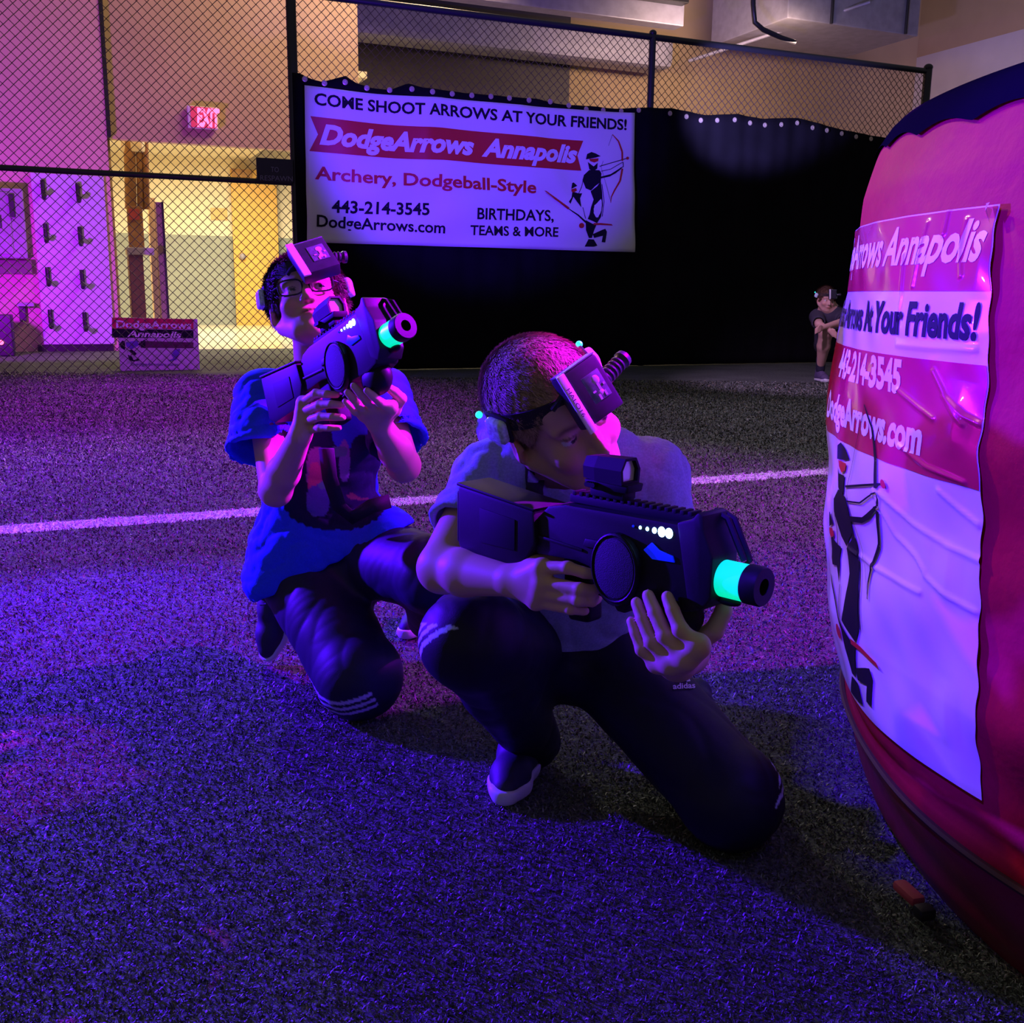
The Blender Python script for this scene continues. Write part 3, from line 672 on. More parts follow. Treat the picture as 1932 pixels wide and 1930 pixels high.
mesh_np('top_cap', v, f4, M_cap, bk, True)
MB().ngon([(BC[0] + .1*math.cos(t), BC[1] + .1*math.sin(t), 1.2965) for t in np.linspace(0, 6.2, 20)]).build('top_plug', M_cap, bk)
MB().tube([bpt(t, .197, .004) for t in np.linspace(math.pi*.6, math.pi*1.75, 160)], .006, 6).build('seam', mat('dark_piping', (.05, .004, .015), .6), bk)
# strap and buckle on the turf at its foot
q0 = G(1706, 1668, .02); q1 = G(1722, 1712, .02)
stp = MB().box(tuple((q0+q1)/2 + V(.0, 0, .005)), (.024, .055, .016), Matrix.Rotation(.25, 3, 'Z'), .006).build('tie_strap', mat('red_webbing', (.4, .05, .05), .7), bk)
MB().box(tuple(q1 + V(.01, -.02, .005)), (.028, .024, .02), Matrix.Rotation(.25, 3, 'Z'), .006).build('buckle', M_dark, stp)
# wrapped poster
thR, zT = bhit(1885, 385); _, zT2 = bhit(1630, 424); _, zB = bhit(1845, 1508); EDGE = [bhit(*q_) for q_ in ((1887, 370), (1880, 545), (1873, 685), (1862, 920), (1856, 1100), (1850, 1300), (1846, 1500))][::-1]
thE = lambda z: float(np.interp(z, [e[1] for e in EDGE], [e[0] for e in EDGE]))
TH0 = math.pi*.62
zTop = lambda th: zT
M_post = mat('glossy_white_poster', (.84, .84, .88), .22, spec=.5, coat=.4)
M_postr = mat('glossy_red_poster', (.55, .012, .075), .22, spec=.5, coat=.4)
CR = []           # creases: pixel polylines with height
for P in ([(1665, 930), (1720, 985), (1790, 1030), (1862, 1060)], [(1605, 1035), (1680, 1085), (1745, 1118)], [(1655, 925), (1690, 1010), (1730, 1050), (1750, 1080)], [(1780, 925), (1815, 960), (1852, 990)], [(1750, 1085), (1790, 1120), (1850, 1155)], [(1700, 735), (1740, 770), (1770, 790)], [(1720, 480), (1716, 560), (1708, 600)], [(1800, 375), (1790, 440)], [(1760, 420), (1752, 470), (1738, 540)], [(1830, 415), (1822, 470), (1826, 520)], [(1770, 700), (1800, 760), (1830, 800)], [(1790, 745), (1830, 785), (1860, 800)], [(1700, 650), (1760, 655), (1850, 660)], [(1705, 840), (1760, 880), (1830, 910)]):
    CR.append([bhit(*q) for q in P])
CRS = np.array([[a[0], a[1], b[0], b[1]] for P in CR for a, b in zip(P, P[1:])])
def crease(th, z):
    R_ = 1.14; ax = CRS[:, 0]*R_; az = CRS[:, 1]; bx = CRS[:, 2]*R_; bz = CRS[:, 3]; x = th*R_
    dx = bx-ax; dz = bz-az; t = np.clip(((x-ax)*dx + (z-az)*dz)/(dx*dx + dz*dz), 0, 1)
    d = np.sqrt((x-ax-t*dx)**2 + (z-az-t*dz)**2).min()
    return .0028*math.exp(-(d/.0036)**2)
def poff(th, z):
    e = max(0, 1 - abs(th - thR)/.03)
    return .006 + crease(th, z) + .0015*math.sin(60*th + 25*z)*math.sin(33*z) + .003*e*max(0, math.sin(31*z + 2))
def pw(th, z, off=0.): return bpt(th, z, wr(th, z)*.6 + poff(th, z) + off)
def pband(name, z0, z1, m, off, nz, thr=None):
    n = 520; fr_ = np.linspace(0, 1, n); zz = np.linspace(z0, z1, nz); v = []
    for t in fr_:
        for z in zz:
            e_ = thE(z) + (.0014*math.sin(47*z) + .0012*math.sin(113*z)) - (0 if thr is None else .0015)
            v.append(pw(TH0 + (e_ - TH0)*t, z, off))
    i = (np.arange(n-1)[:, None]*nz + np.arange(nz-1)[None, :]).ravel()
    return mesh_np(name, v, np.stack([i, i+nz, i+nz+1, i+1], 1), m, po, True)
po = empty('wrapped_poster', (BC[0] - 1.15, BC[1], zB), 'shiny creased red and white poster wrapped around the red bunker', 'poster')
zs1, zs2, zs3 = bhit(1876, 549)[1], bhit(1870, 690)[1], bhit(1860, 925)[1]
pband('white_sheet', zB, zT, M_post, 0, 210); 
pband('red_band', zs1, zT - .002, M_postr, .0008, 90, thR - .002); pband('red_band', zs3, zs2, M_postr, .0008, 90, thR - .002)
MB().ngon([pw(*bhit(1868, 384), .006), pw(*bhit(1883, 382), .012), pw(*bhit(1881, 398), .016), pw(*bhit(1879, 420), .006)]).build('curled_corner', M_post, po)
def post_line(body, rpx, cap_dz, width_k, **opt):
    th1, z1 = bhit(*rpx)
    def mp(x, y, asp):
        w = asp*cap_dz*width_k/1.15
        return pw(th1 - (1-x)*w, z1 + y*cap_dz, .0015)
    return (body, mp, opt)
text_on([post_line('DodgeArrows Annapolis', (1864, 490), .054, .87, bold=.03, shear=.12), post_line('443-214-3545', (1704, 740), .046, .95, bold=.045), post_line('DodgeArrows.com', (1749, 856), .046, .95, bold=.045)], 'white_lettering', M_wht, po, .07)
text_on([post_line('Shoot Arrows At Your Friends!', (1853, 640), .046, .80, bold=.035)], 'black_lettering', M_ink, po, .07)
# emblem, from crop coordinates to the wrapped sheet
src_ = np.array([[1780, 545, 1], [1598, 1005, 1], [1598, 512, 1]], float); dst_ = np.array([bhit(1678, 912), bhit(1634, 1322), bhit(1597, 838)])
AFF = np.linalg.solve(src_, dst_)
def em(L, m, name, off):
    mb = MB()
    for P in L: mb.ngon([(q[0], q[1], 0) for q in P])
    bmesh.ops.triangulate(mb.bm, faces=mb.bm.faces)
    for _ in range(5):
        es = [e for e in mb.bm.edges if e.calc_length() > 9]
        if not es: break
        bmesh.ops.subdivide_edges(mb.bm, edges=es, cuts=1); bmesh.ops.triangulate(mb.bm, faces=[f for f in mb.bm.faces if len(f.verts) > 3])
    for v_ in mb.bm.verts: v_.co = Vector(pw(*(V(v_.co.x, v_.co.y, 1) @ AFF), off))
    mb.build(name, m, po, False)
em(EM_BLACK + EM_THIN + EM_BOWD, M_ink, 'black_archer_print', .0026); [em([P], M_red, 'red_archer_print', .0034) for P in EM_RED[:5]]

# ================================================================== TAGGER GUN (built at the origin: x to the muzzle, y left, z up)
M_gun = mat('black_polymer', (.010, .008, .015), .5, spec=.22, noise=.15, nscale=40, bump=.06, bscale=500)
M_gun2 = mat('black_polymer_matte', (.007, .006, .012), .6, spec=.2)
M_glow = mat('green_glow_band', (.02, .85, .55), .4, emit=(.0, 1., .52), estr=.75)
M_ledb = mat('blue_led', (.3, .5, 1.), .3, emit=(.25, .55, 1.), estr=14.)
M_ledd = mat('blue_led_dim_and_glow', (.02, .04, .6), .3, emit=(.0, .015, 1.), estr=.5)
M_lens = mat('sight_lens', (.92, .88, .95), .15, spec=.8, metal=.15)  # pale base colour carries the bright reflection in the glass
M_cell = mat('speaker_grille', (.012, .01, .03), .7, bump=.5, bscale=700)
def make_gun():
    g = empty('laser_tag_gun'); b = lambda mb, n, m, p=g, **k: mb.build(n, m, p, **k)
    st = b(MB().prism([(0, .060), (.161, .044), (.166, -.004), (.150, -.026), (.135, -.044), (.022, -.047), (.0, -.034)], (-.033, .033), .005), 'stock', M_gun)
    b(MB().prism([(-.001, .060), (.162, .044), (.164, .048), (-.001, .065)], (-.035, .035), .002), 'cheek_plate', M_gun, st)
    b(MB().prism([(.05, .033), (.125, .026), (.125, -.02), (.05, -.02)], (-.0345, -.0325), .0008), 'side_panel', M_gun2, st)
    b(MB().prism([(-.008, .05), (.0, .05), (.0, -.03), (-.008, -.03)], (-.028, .028), .003), 'butt_pad', M_gun2, st)
    rc = b(MB().prism([(.150, .02), (.163, .036), (.182, .054), (.215, .061), (.420, .064), (.448, .040), (.452, -.02), (.436, -.045), (.400, -.052), (.345, -.050), (.330, -.062), (.30, -.066), (.283, -.05), (.262, -.02), (.235, -.016), (.160, -.020)], (-.026, .026), .005), 'receiver', M_gun)
    b(MB().prism([(.163, .006), (.25, .0), (.25, .004), (.163, .010)], (-.0285, .0285), .001), 'side_ridge', M_gun, rc)
    b(MB().prism([(.25, .008), (.30, .01), (.30, .022), (.255, .020)], (-.029, .029), .002), 'selector', M_gun, rc)
    b(MB().prism([(.355, .022), (.368, .034), (.38, .026), (.402, .022), (.405, .014), (.37, .012)], (-.0285, -.026), .001), 'led_glow_ledge', M_ledd, rc)  # emissive ledge stands for blue LED light reflected on the gloss
    rl = b(MB().box((.315, 0, .068), (.21, .022, .012), None, .002), 'rail', M_gun2)
    mb = MB()
    for k in range(17): mb.box((.218 + k*.0122, 0, .0755), (.0062, .022, .006), None, .0008)
    b(mb, 'rail_teeth', M_gun2, rl)
    sg = b(MB().box((.278, 0, .084), (.06, .026, .014), None, .003).prism([(.245, .088), (.315, .088), (.318, .100), (.24, .100)], (-.017, .017), .003), 'sight', M_gun2)
    hood = [(-.019, .098), (-.021, .118), (-.012, .134), (.012, .134), (.021, .118), (.019, .098)]
    mb = MB()
    rings = []
    for x, k in ((.238, .80), (.260, .93), (.308, .98), (.308, .78), (.28, .76)):
        rings.append([mb.bm.verts.new((x, y*k, .116 + (z-.116)*k)) for y, z in hood])
    for A, B in zip(rings, rings[1:]):
        for i in range(6): mb.bm.faces.new((A[i], A[(i+1) % 6], B[(i+1) % 6], B[i]))
    mb.bm.faces.new(rings[0])
    b(mb, 'sight_hood', M_gun2, sg, smooth=False)
    mb = MB(); mb.ngon([(.301, y*.78, .116 + (z-.116)*.78) for y, z in hood]); b(mb, 'sight_lens', M_lens, sg)
    mb = MB()
    for k in range(4): mb.lathe([(0, .004), (.006, .0035)], (.25 + k*.004, -.0175, .094), (0, -1, 0), 8)
    b(mb, 'sight_knob', M_gun2, sg)
    for k in range(6):
        s_ = (.0016, .0020, .0024, .0036, .0060, .0060)[k]
        b(MB().ball((.336 + k*.0115, -.0262, .050), (s_, .002, s_*1.15), None, 12), 'led_light', M_ledb if k else M_ledd, rc)
    sp_ = b(MB().prism([(.313 + .041*math.cos(t)*(1 if math.sin(t) > 0 else .92), -.010 + (.048 if math.sin(t) > 0 else .052)*math.sin(t)) for t in [6.2832*k/28 for k in range(28)]], (-.036, -.02), .002), 'speaker_pod', M_gun)
    mb = MB()
    mb.prism([(.313 + .034*math.cos(t), -.010 + .041*math.sin(t)) for t in [6.2832*k/28 for k in range(28)]], (-.0368, -.034), .001); b(mb, 'grille', M_cell, sp_)
    b(MB().tube([(.313 + .0375*math.cos(t), -.0362, -.010 + .0455*math.sin(t)) for t in [6.2832*k/30 for k in range(31)]], .0018, 6), 'rim', M_gun, sp_)
    b(MB().prism([(.285, -.05), (.34, -.05), (.318, -.075), (.306, -.075)], (-.018, .018), .003), 'pod_tail', M_gun, sp_)
    b(MB().prism([(.203, -.01), (.245, -.01), (.252, -.05), (.254, -.105), (.215, -.108), (.205, -.06)], (-.017, .017), .008, seg=3), 'grip', M_gun2)
    b(MB().tube([(.250, 0, -.058), (.275, 0, -.062), (.295, 0, -.056), (.305, 0, -.04)], .006, 8), 'trigger_guard', M_gun2)
    b(MB().tube([(.266, 0, -.015), (.272, 0, -.03), (.268, 0, -.046)], .0045, 8), 'trigger', M_gun2)
    b(MB().ball((.392, 0, -.060), (.040, .026, .034), None, 20), 'fore_grip', M_gun)
    fb = b(MB().prism([(.405, .066), (.428, .074), (.436, .084), (.444, .080), (.446, .062), (.462, .030), (.462, -.024), (.446, -.042), (.425, -.03), (.415, .02)], (-.0275, .0275), .004), 'front_block', M_gun)
    b(MB().tube([(.432, .030, .078), (.452, .031, .070), (.478, .031, .020), (.462, .030, .006)], .0042, 6).tube([(.432, .016, .080), (.452, .016, .072), (.478, .018, .022)], .0042, 6), 'front_loop', M_gun2, fb)
    b(MB().lathe([(0, .021), (.012, .021), (.018, .019), (.03, .019)], (.440, 0, .0), (1, 0, 0)), 'barrel', M_gun2)
    b(MB().lathe([(0, .0205), (.001, .0235), (.050, .0235), (.0515, .0205)], (.452, 0, 0), (1, 0, 0), 40, False), 'glow_band', M_glow)
    b(MB().lathe([(0, .0215), (.003, .0250), (.021, .0250), (.024, .0235), (.024, .0105), (-.015, .0105), (-.015, .0)], (.495, 0, 0), (1, 0, 0), 40), 'muzzle_ring', M_gun)
    b(MB().ball((.47, 0, -.028), (.018, .008, .006)), 'front_lug', M_gun2, fb)
    return g
def copy_tree(o, parent=None):
    c = o.copy(); COL.objects.link(c)
    if parent is not None: c.parent = parent
    for ch in [x for x in bpy.data.objects if x.parent == o]: copy_tree(ch, c)
    return c
def gframe(mz, rr, roll=0.):
    F = mz - rr; Lg = np.linalg.norm(F); F = F/Lg; U = V(0, 0, 1) - F*F[2]; U = unit(U); Lf = np.cross(U, F)
    c, s = math.cos(roll), math.sin(roll); U2 = U*c + Lf*s
    return F, np.cross(U2, F), U2, Lg
def mat4(ax, ay, az, o):
    return Matrix([[ax[i], ay[i], az[i], o[i]] for i in range(3)] + [[0, 0, 0, 1]])
gunA = make_gun(); tag(gunA, 'black tagger gun with lit blue lights, held by the front boy in grey blue shirt', 'toy gun', 'laser tag guns')
gunB = copy_tree(gunA); tag(gunB, 'black tagger gun raised by the boy with glasses in blue shirt', 'toy gun', 'laser tag guns')
MA = W(1442, 1108, 1.08); RA = W(905, 985, 1.40); FA, LA, UA, LgA = gframe(MA, RA); OA = MA - FA*.519
gunA.matrix_basis = mat4(FA, LA, UA, OA)
MBz = W(766, 614, 1.70); RB = W(515, 770, 2.05); FB, LB, UB, LgB = gframe(MBz, RB); OB = MBz - FB*.519
gunB.matrix_basis = mat4(FB, LB, UB, OB)
gA = lambda x, y, z: OA + FA*x + LA*y + UA*z
gB = lambda x, y, z: OB + FB*x + LB*y + UB*z
# ================================================================== PEOPLE
M_skin = mat('skin', (.6, .4, .3), .5, spec=.4, vcol=True, sss=.12, bump=.08, bscale=350, bdist=.001)
SKIN = V(.60, .37, .27)
class Head:
    def __init__(s, c, F, U, sc=1.):
        s.c = np.asarray(c); s.F = unit(F); U = np.asarray(U); s.U = unit(U - s.F*(U @ s.F)); s.L = np.cross(s.U, s.F); s.sc = sc
        s.B = np.array([s.L, s.F, s.U])
    def __call__(s, x, y, z): return s.c + s.sc*(s.L*x + s.F*y + s.U*z)
    def loc(s, v): return (np.asarray(v) - s.c) @ s.B.T/s.sc
    def ell(s, f, c, r, k=0., mode='add', B=None, clip=None):
        BB = s.B if B is None else np.asarray(B) @ s.B
        f.ell(s(*c), V(*r)*s.sc, BB, k, mode, clip)
    def cap(s, f, a, b, ra, rb=None, k=0., mode='add'): f.cap(s(*a), s(*b), ra*s.sc, (rb or ra)*s.sc, k, mode)
def rotx(a): c, s = math.cos(a), math.sin(a); return np.array([[1, 0, 0], [0, c, s], [0, -s, c]])
def rotz(a): c, s = math.cos(a), math.sin(a); return np.array([[c, s, 0], [-s, c, 0], [0, 0, 1]])
def add_head(f, h, neck_base, neck_r=.047, smile=0.):
    E_, C_ = h.ell, h.cap
    f.cap(h(0, -.022, -.055), neck_base, neck_r*h.sc, neck_r*1.1*h.sc, .02)
    E_(f, (0, -.016, .032), (.0735, .093, .077), .01)
    E_(f, (0, .034, -.030), (.0585, .060, .074), .025)
    E_(f, (0, .046, -.078), (.034, .036, .030), .025)
    E_(f, (0, .072, -.092), (.021, .017, .016), .018)
    for s_ in (-1, 1):
        C_(f, (s_*.060, .0, -.045), (s_*.030, .055, -.086), .0175, .016, .02)
        E_(f, (s_*.036, .067, -.032), (.024, .021, .020), .02)
        E_(f, (s_*.031, .0945, -.003), (.0165, .0125, .0105), .010, 'sub')
        C_(f, (s_*.014, .085, .0165), (s_*.045, .074, .0145), .0085, .0065, .010)
    E_(f, (0, .052, .040), (.056, .038, .040), .02)
    C_(f, (0, .086, .004), (0, .1075, -.034), .0076, .0110, .010)
    for s_ in (-1, 1):
        E_(f, (s_*.0105, .0950, -.0365), (.0085, .0100, .0075), .006)
        E_(f, (s_*.0064, .1035, -.0448), (.0034, .0045, .0035), .002, 'sub')
    E_(f, (0, .0845, -.062), (.024, .0140, .013), .012)
    E_(f, (0, .0955, -.0605), (.0195, .0065, .0046), .004)
    E_(f, (0, .0935, -.0690), (.0165, .0068, .0054), .004)
    C_(f, (-.022, .092, -.0645 + smile), (0, .1015, -.0645), .0012, .0012, .003, 'sub'); C_(f, (0, .1015, -.0645), (.022, .092, -.0645 + smile), .0012, .0012, .003, 'sub')
    for s_ in (-1, 1):
        E_(f, (s_*.0305, .0745, -.002), (.0128, .0125, .0125), .0012)
        n = h.U
        E_(f, (s_*.0305, .0740, -.001), (.0150, .0148, .0142), .003, 'add', None, (-(h.U*.94 + h.F*.34), -.0052*h.sc))
        E_(f, (s_*.0305, .0738, -.003), (.0146, .0140, .0138), .003, 'add', None, (h.U*.98 - h.F*.2, -.0062*h.sc))
        B = rotz(s_*-.45)
        E_(f, (s_*.0775, -.006, -.010), (.0075, .0185, .031), .006, 'add', B)
        E_(f, (s_*.0735, -.010, -.026), (.008, .012, .012), .006, 'add', B)
        E_(f, (s_*.0850, -.002, -.006), (.0055, .0100, .0190), .006, 'sub', B)
        C_(f, (s_*.0765, .008, -.012), (s_*.0770, .006, -.004), .0045, .0035, .004)
def head_color(h, gaze, v, base, brow=(.12, .07, .045)):
    q = h.loc(v); x, y, z = q.T; c = np.tile(base, (len(v), 1)); near = (np.abs(x) < .1) & (np.abs(y) < .13) & (np.abs(z) < .13)
    def mixc(m, col): 
        m = np.clip(m, 0, 1)[:, None]*near[:, None]; c[:] = c*(1-m) + np.array(col)*m
    ax = np.abs(x)
    mixc(np.exp(-(((ax-.042)/.02)**2 + ((z+.035)/.02)**2))*(y > .03)*.35, base*V(1.1, .72, .70))
    mixc(np.exp(-((x/.02)**4 + ((z+.0645)/.0075)**4))*(y > .08)*.75, base*V(.92, .52, .52))
    mixc(np.exp(-((x/.022)**4 + ((z+.0645)/.0016)**2))*(y > .08)*.8, (.10, .03, .03))
    mixc(np.exp(-(((ax-.0062)/.004)**2 + ((z+.0445)/.003)**2))*(y > .085)*.9, (.08, .03, .02))
    bz = .0175 - .35*np.maximum(0, ax-.036)
    mixc(np.exp(-(((ax-.031)/.0175)**6 + ((z-bz)/.0042)**2))*(y > .06)*.85, brow)
    mixc((ax > .070)*(np.abs(z+.006) < .03)*.35, base*V(1.1, .68, .62))
    for s_ in (-1, 1):
        e = V(s_*.0305, .0745, -.002); d = q - e; r = np.linalg.norm(d, axis=1); fr = (r < .0134) & (d[:, 1] > .002)
        lid = (r < .0165) & (d[:, 1] > 0)
        g = d/np.maximum(r, 1e-6)[:, None] @ unit(gaze)
        open_ = fr
        mixc(open_*1., (.66, .64, .64)); mixc(open_*np.clip((g-.86)/.02, 0, 1), (.06, .045, .035)); mixc(open_*np.clip((g-.962)/.01, 0, 1), (.008, .008, .008))
        mixc(lid*(~fr)*np.exp(-(((r-.0146)/.001)**2))*(np.abs(d[:, 2]-.0045) < .0022)*.7, (.05, .03, .025))
    return c
def strands(v, f, n, length, comb, h, keep, col, width=.0009, lift=.55, seed=3):
    r = np.random.default_rng(seed); vn = normals_of(v, f); q = r.integers(0, len(f), n*2); w = r.random((n*2, 2))
    P = (v[f[q, 0]]*(1-w[:, :1]) + v[f[q, 1]]*w[:, :1])*(1-w[:, 1:]) + (v[f[q, 3]]*(1-w[:, :1]) + v[f[q, 2]]*w[:, :1])*w[:, 1:]
    Nn = vn[f[q, 0]]; m = keep(h.loc(P)); P = P[m][:n]; Nn = Nn[m][:n]; k = len(P)
    cd = comb(h.loc(P)) @ h.B; cd = cd + r.normal(0, .25, cd.shape); cd -= Nn*(cd*Nn).sum(1)[:, None]; cd /= np.linalg.norm(cd, axis=1)[:, None] + 1e-6
    L_ = length*r.uniform(.6, 1.25, k)[:, None]; d1 = Nn*lift + cd*(1-lift*.5); d1 /= np.linalg.norm(d1, axis=1)[:, None]; d2 = Nn*lift*.35 + cd; d2 /= np.linalg.norm(d2, axis=1)[:, None]
    sd = np.cross(d1, Nn); sd /= np.linalg.norm(sd, axis=1)[:, None] + 1e-6; sd *= width*r.uniform(.6, 1.3, k)[:, None]
    A = P - Nn*.002; Bm = A + d1*L_*.55; T = Bm + d2*L_*.5
    vv = np.stack([A-sd, A+sd, Bm+sd*.8, Bm-sd*.8, T], 1).reshape(-1, 3); i = np.arange(k)[:, None]*5
    ff = np.concatenate([i+[0, 1, 2], i+[0, 2, 3], i+[3, 2, 4]], 1).reshape(-1, 3)
    cc = np.array(col)*r.uniform(.45, 1.7, k)[:, None]
    return vv, ff, np.repeat(cc, 5, 0)
M_hair = mat('hair', (.2, .12, .08), .7, spec=.25, vcol=True)
def make_hair(h, hairline, parent, n, length, comb, col, lo_z=-.05, thick=.010, res=.003, seed=3, width=.0009, keep=None, ears=1.):
    e = .14*h.sc; f = Field(h.c - e, h.c + e, res)
    h.ell(f, (0, -.018, .036), (.0735+thick, .093+thick, .077+thick)); 
    for p, n_, k in hairline: f.cut(h(*p), V(*n_) @ h.B, k)
    for s_ in (-1, 1): h.ell(f, (s_*.088, .0, -.014), (.030, .030*ears, .042*ears), .004, 'sub')
    rr = folds(seed, .0012, 150, 5); f.ripple(rr)
    v, fc = f.mesh()
    q = h.loc(v); base = np.array(col)*.8
    vv, ff, cc = strands(v, fc, n, length, comb, h, keep or (lambda q: np.ones(len(q), bool)), col, width, seed=seed)
    t = np.concatenate([fc[:, [0, 1, 2]], fc[:, [0, 2, 3]]]); rg = np.random.default_rng(1)
    V_ = np.concatenate([v, vv]); F_ = np.concatenate([t, ff + len(v)]); C_ = np.concatenate([np.tile(base, (len(v), 1))*rg.uniform(.7, 1.2, (len(v), 1)), cc])
    return mesh_np('hair', V_, F_, M_hair, parent, True, C_)
def hand(f, wrist, fingers, thumb, palm_r=.0135, fr=(.0084, .0078, .0068), sc=1., k=.006):
    """fingers: [index..pinky] lists of MCP, PIP, DIP, TIP; thumb: CMC, MCP, IP, TIP"""
    w = np.asarray(wrist)
    for i, p in enumerate(fingers):
        f.cap(w, p[0], palm_r*1.1*sc, palm_r*(.95 if i < 3 else .85)*sc, .012)
    for a, b in zip(fingers, fingers[1:]): f.cap(a[0], b[0], palm_r*.8*sc, None, .008)
    f.cap(w, thumb[0], palm_r*1.1*sc, palm_r*sc, .012); f.cap(thumb[0], fingers[0][0], palm_r*.75*sc, None, .01)
    for i, p in enumerate(fingers):
        q = sc*(1., 1.03, .98, .86)[i]
        f.cap(p[0], p[1], .0098*q, fr[0]*q, .004); f.cap(p[1], p[2], fr[0]*q, fr[1]*q, .002); f.cap(p[2], p[3], fr[1]*q, fr[2]*q, .002)
        f.ell(p[1], V(1, 1, 1)*fr[0]*q*1.06, None, .003)
    f.cap(thumb[0], thumb[1], palm_r*.95*sc, .0108*sc, .008); f.cap(thumb[1], thumb[2], .0106*sc, .0096*sc, .003); f.cap(thumb[2], thumb[3], .0096*sc, .0078*sc, .002)
def lerp(a, b, t): return np.asarray(a)*(1-t) + np.asarray(b)*t
M_shA = mat('heather_shirt', (.30, .36, .50), .85, spec=.2, noise=.14, nscale=260, bump=.25, bscale=420, sheen=.0)
M_shB = mat('blue_shirt', (.035, .09, .8), .85, spec=.2, vcol=True, noise=.08, nscale=300, bump=.25, bscale=420)
M_shC = mat('dark_shirt', (.045, .04, .06), .85, spec=.2)
M_pant = mat('navy_track_pants', (.02, .02, .06), .55, spec=.35, vcol=True, noise=.1, nscale=200, bump=.15, bscale=500)
M_shoe = mat('dark_knit_shoe', (.02, .018, .05), .6, vcol=True, bump=.2, bscale=600)
M_sole = mat('white_rubber', (.68, .66, .72), .5)
M_strap = mat('black_webbing', (.010, .009, .014), .7, bump=.3, bscale=600)
M_box = mat('sensor_black_plastic', (.022, .02, .035), .4, spec=.5, noise=.2, nscale=60)
M_lab = mat('white_label_tape', (.80, .78, .84), .45)
M_clear = mat('clear_dome', (.62, .78, .88), .12, spec=.8, noise=.35, nscale=160)
M_lace = mat('dark_lace', (.03, .026, .06), .7)
M_stick = mat('sticker_grey', (.10, .16, .17), .5, noise=.3, nscale=120)
M_sring = mat('silver_print', (.55, .5, .6), .4)
M_teal = mat('teal_led', (.05, .7, .6), .3, emit=(.02, .9, .75), estr=1.3)
M_eyeg = mat('spectacle_frame', (.008, .007, .012), .3)
def glass():
    m = bpy.data.materials.new('spectacle_glass'); m.use_nodes = True; nt = m.node_tree; nt.nodes.clear(); N = nt.nodes
    o = N.new('ShaderNodeOutputMaterial'); mx = N.new('ShaderNodeMixShader'); t = N.new('ShaderNodeBsdfTransparent'); g = N.new('ShaderNodeBsdfGlossy'); fr = N.new('ShaderNodeFresnel')
    g.inputs['Roughness'].default_value = .02; fr.inputs['IOR'].default_value = 1.5; t.inputs['Color'].default_value = (.93, .93, .95, 1)
    nt.links.new(fr.outputs[0], mx.inputs[0]); nt.links.new(t.outputs[0], mx.inputs[1]); nt.links.new(g.outputs[0], mx.inputs[2]); nt.links.new(mx.outputs[0], o.inputs[0]); return m
M_glass = glass()

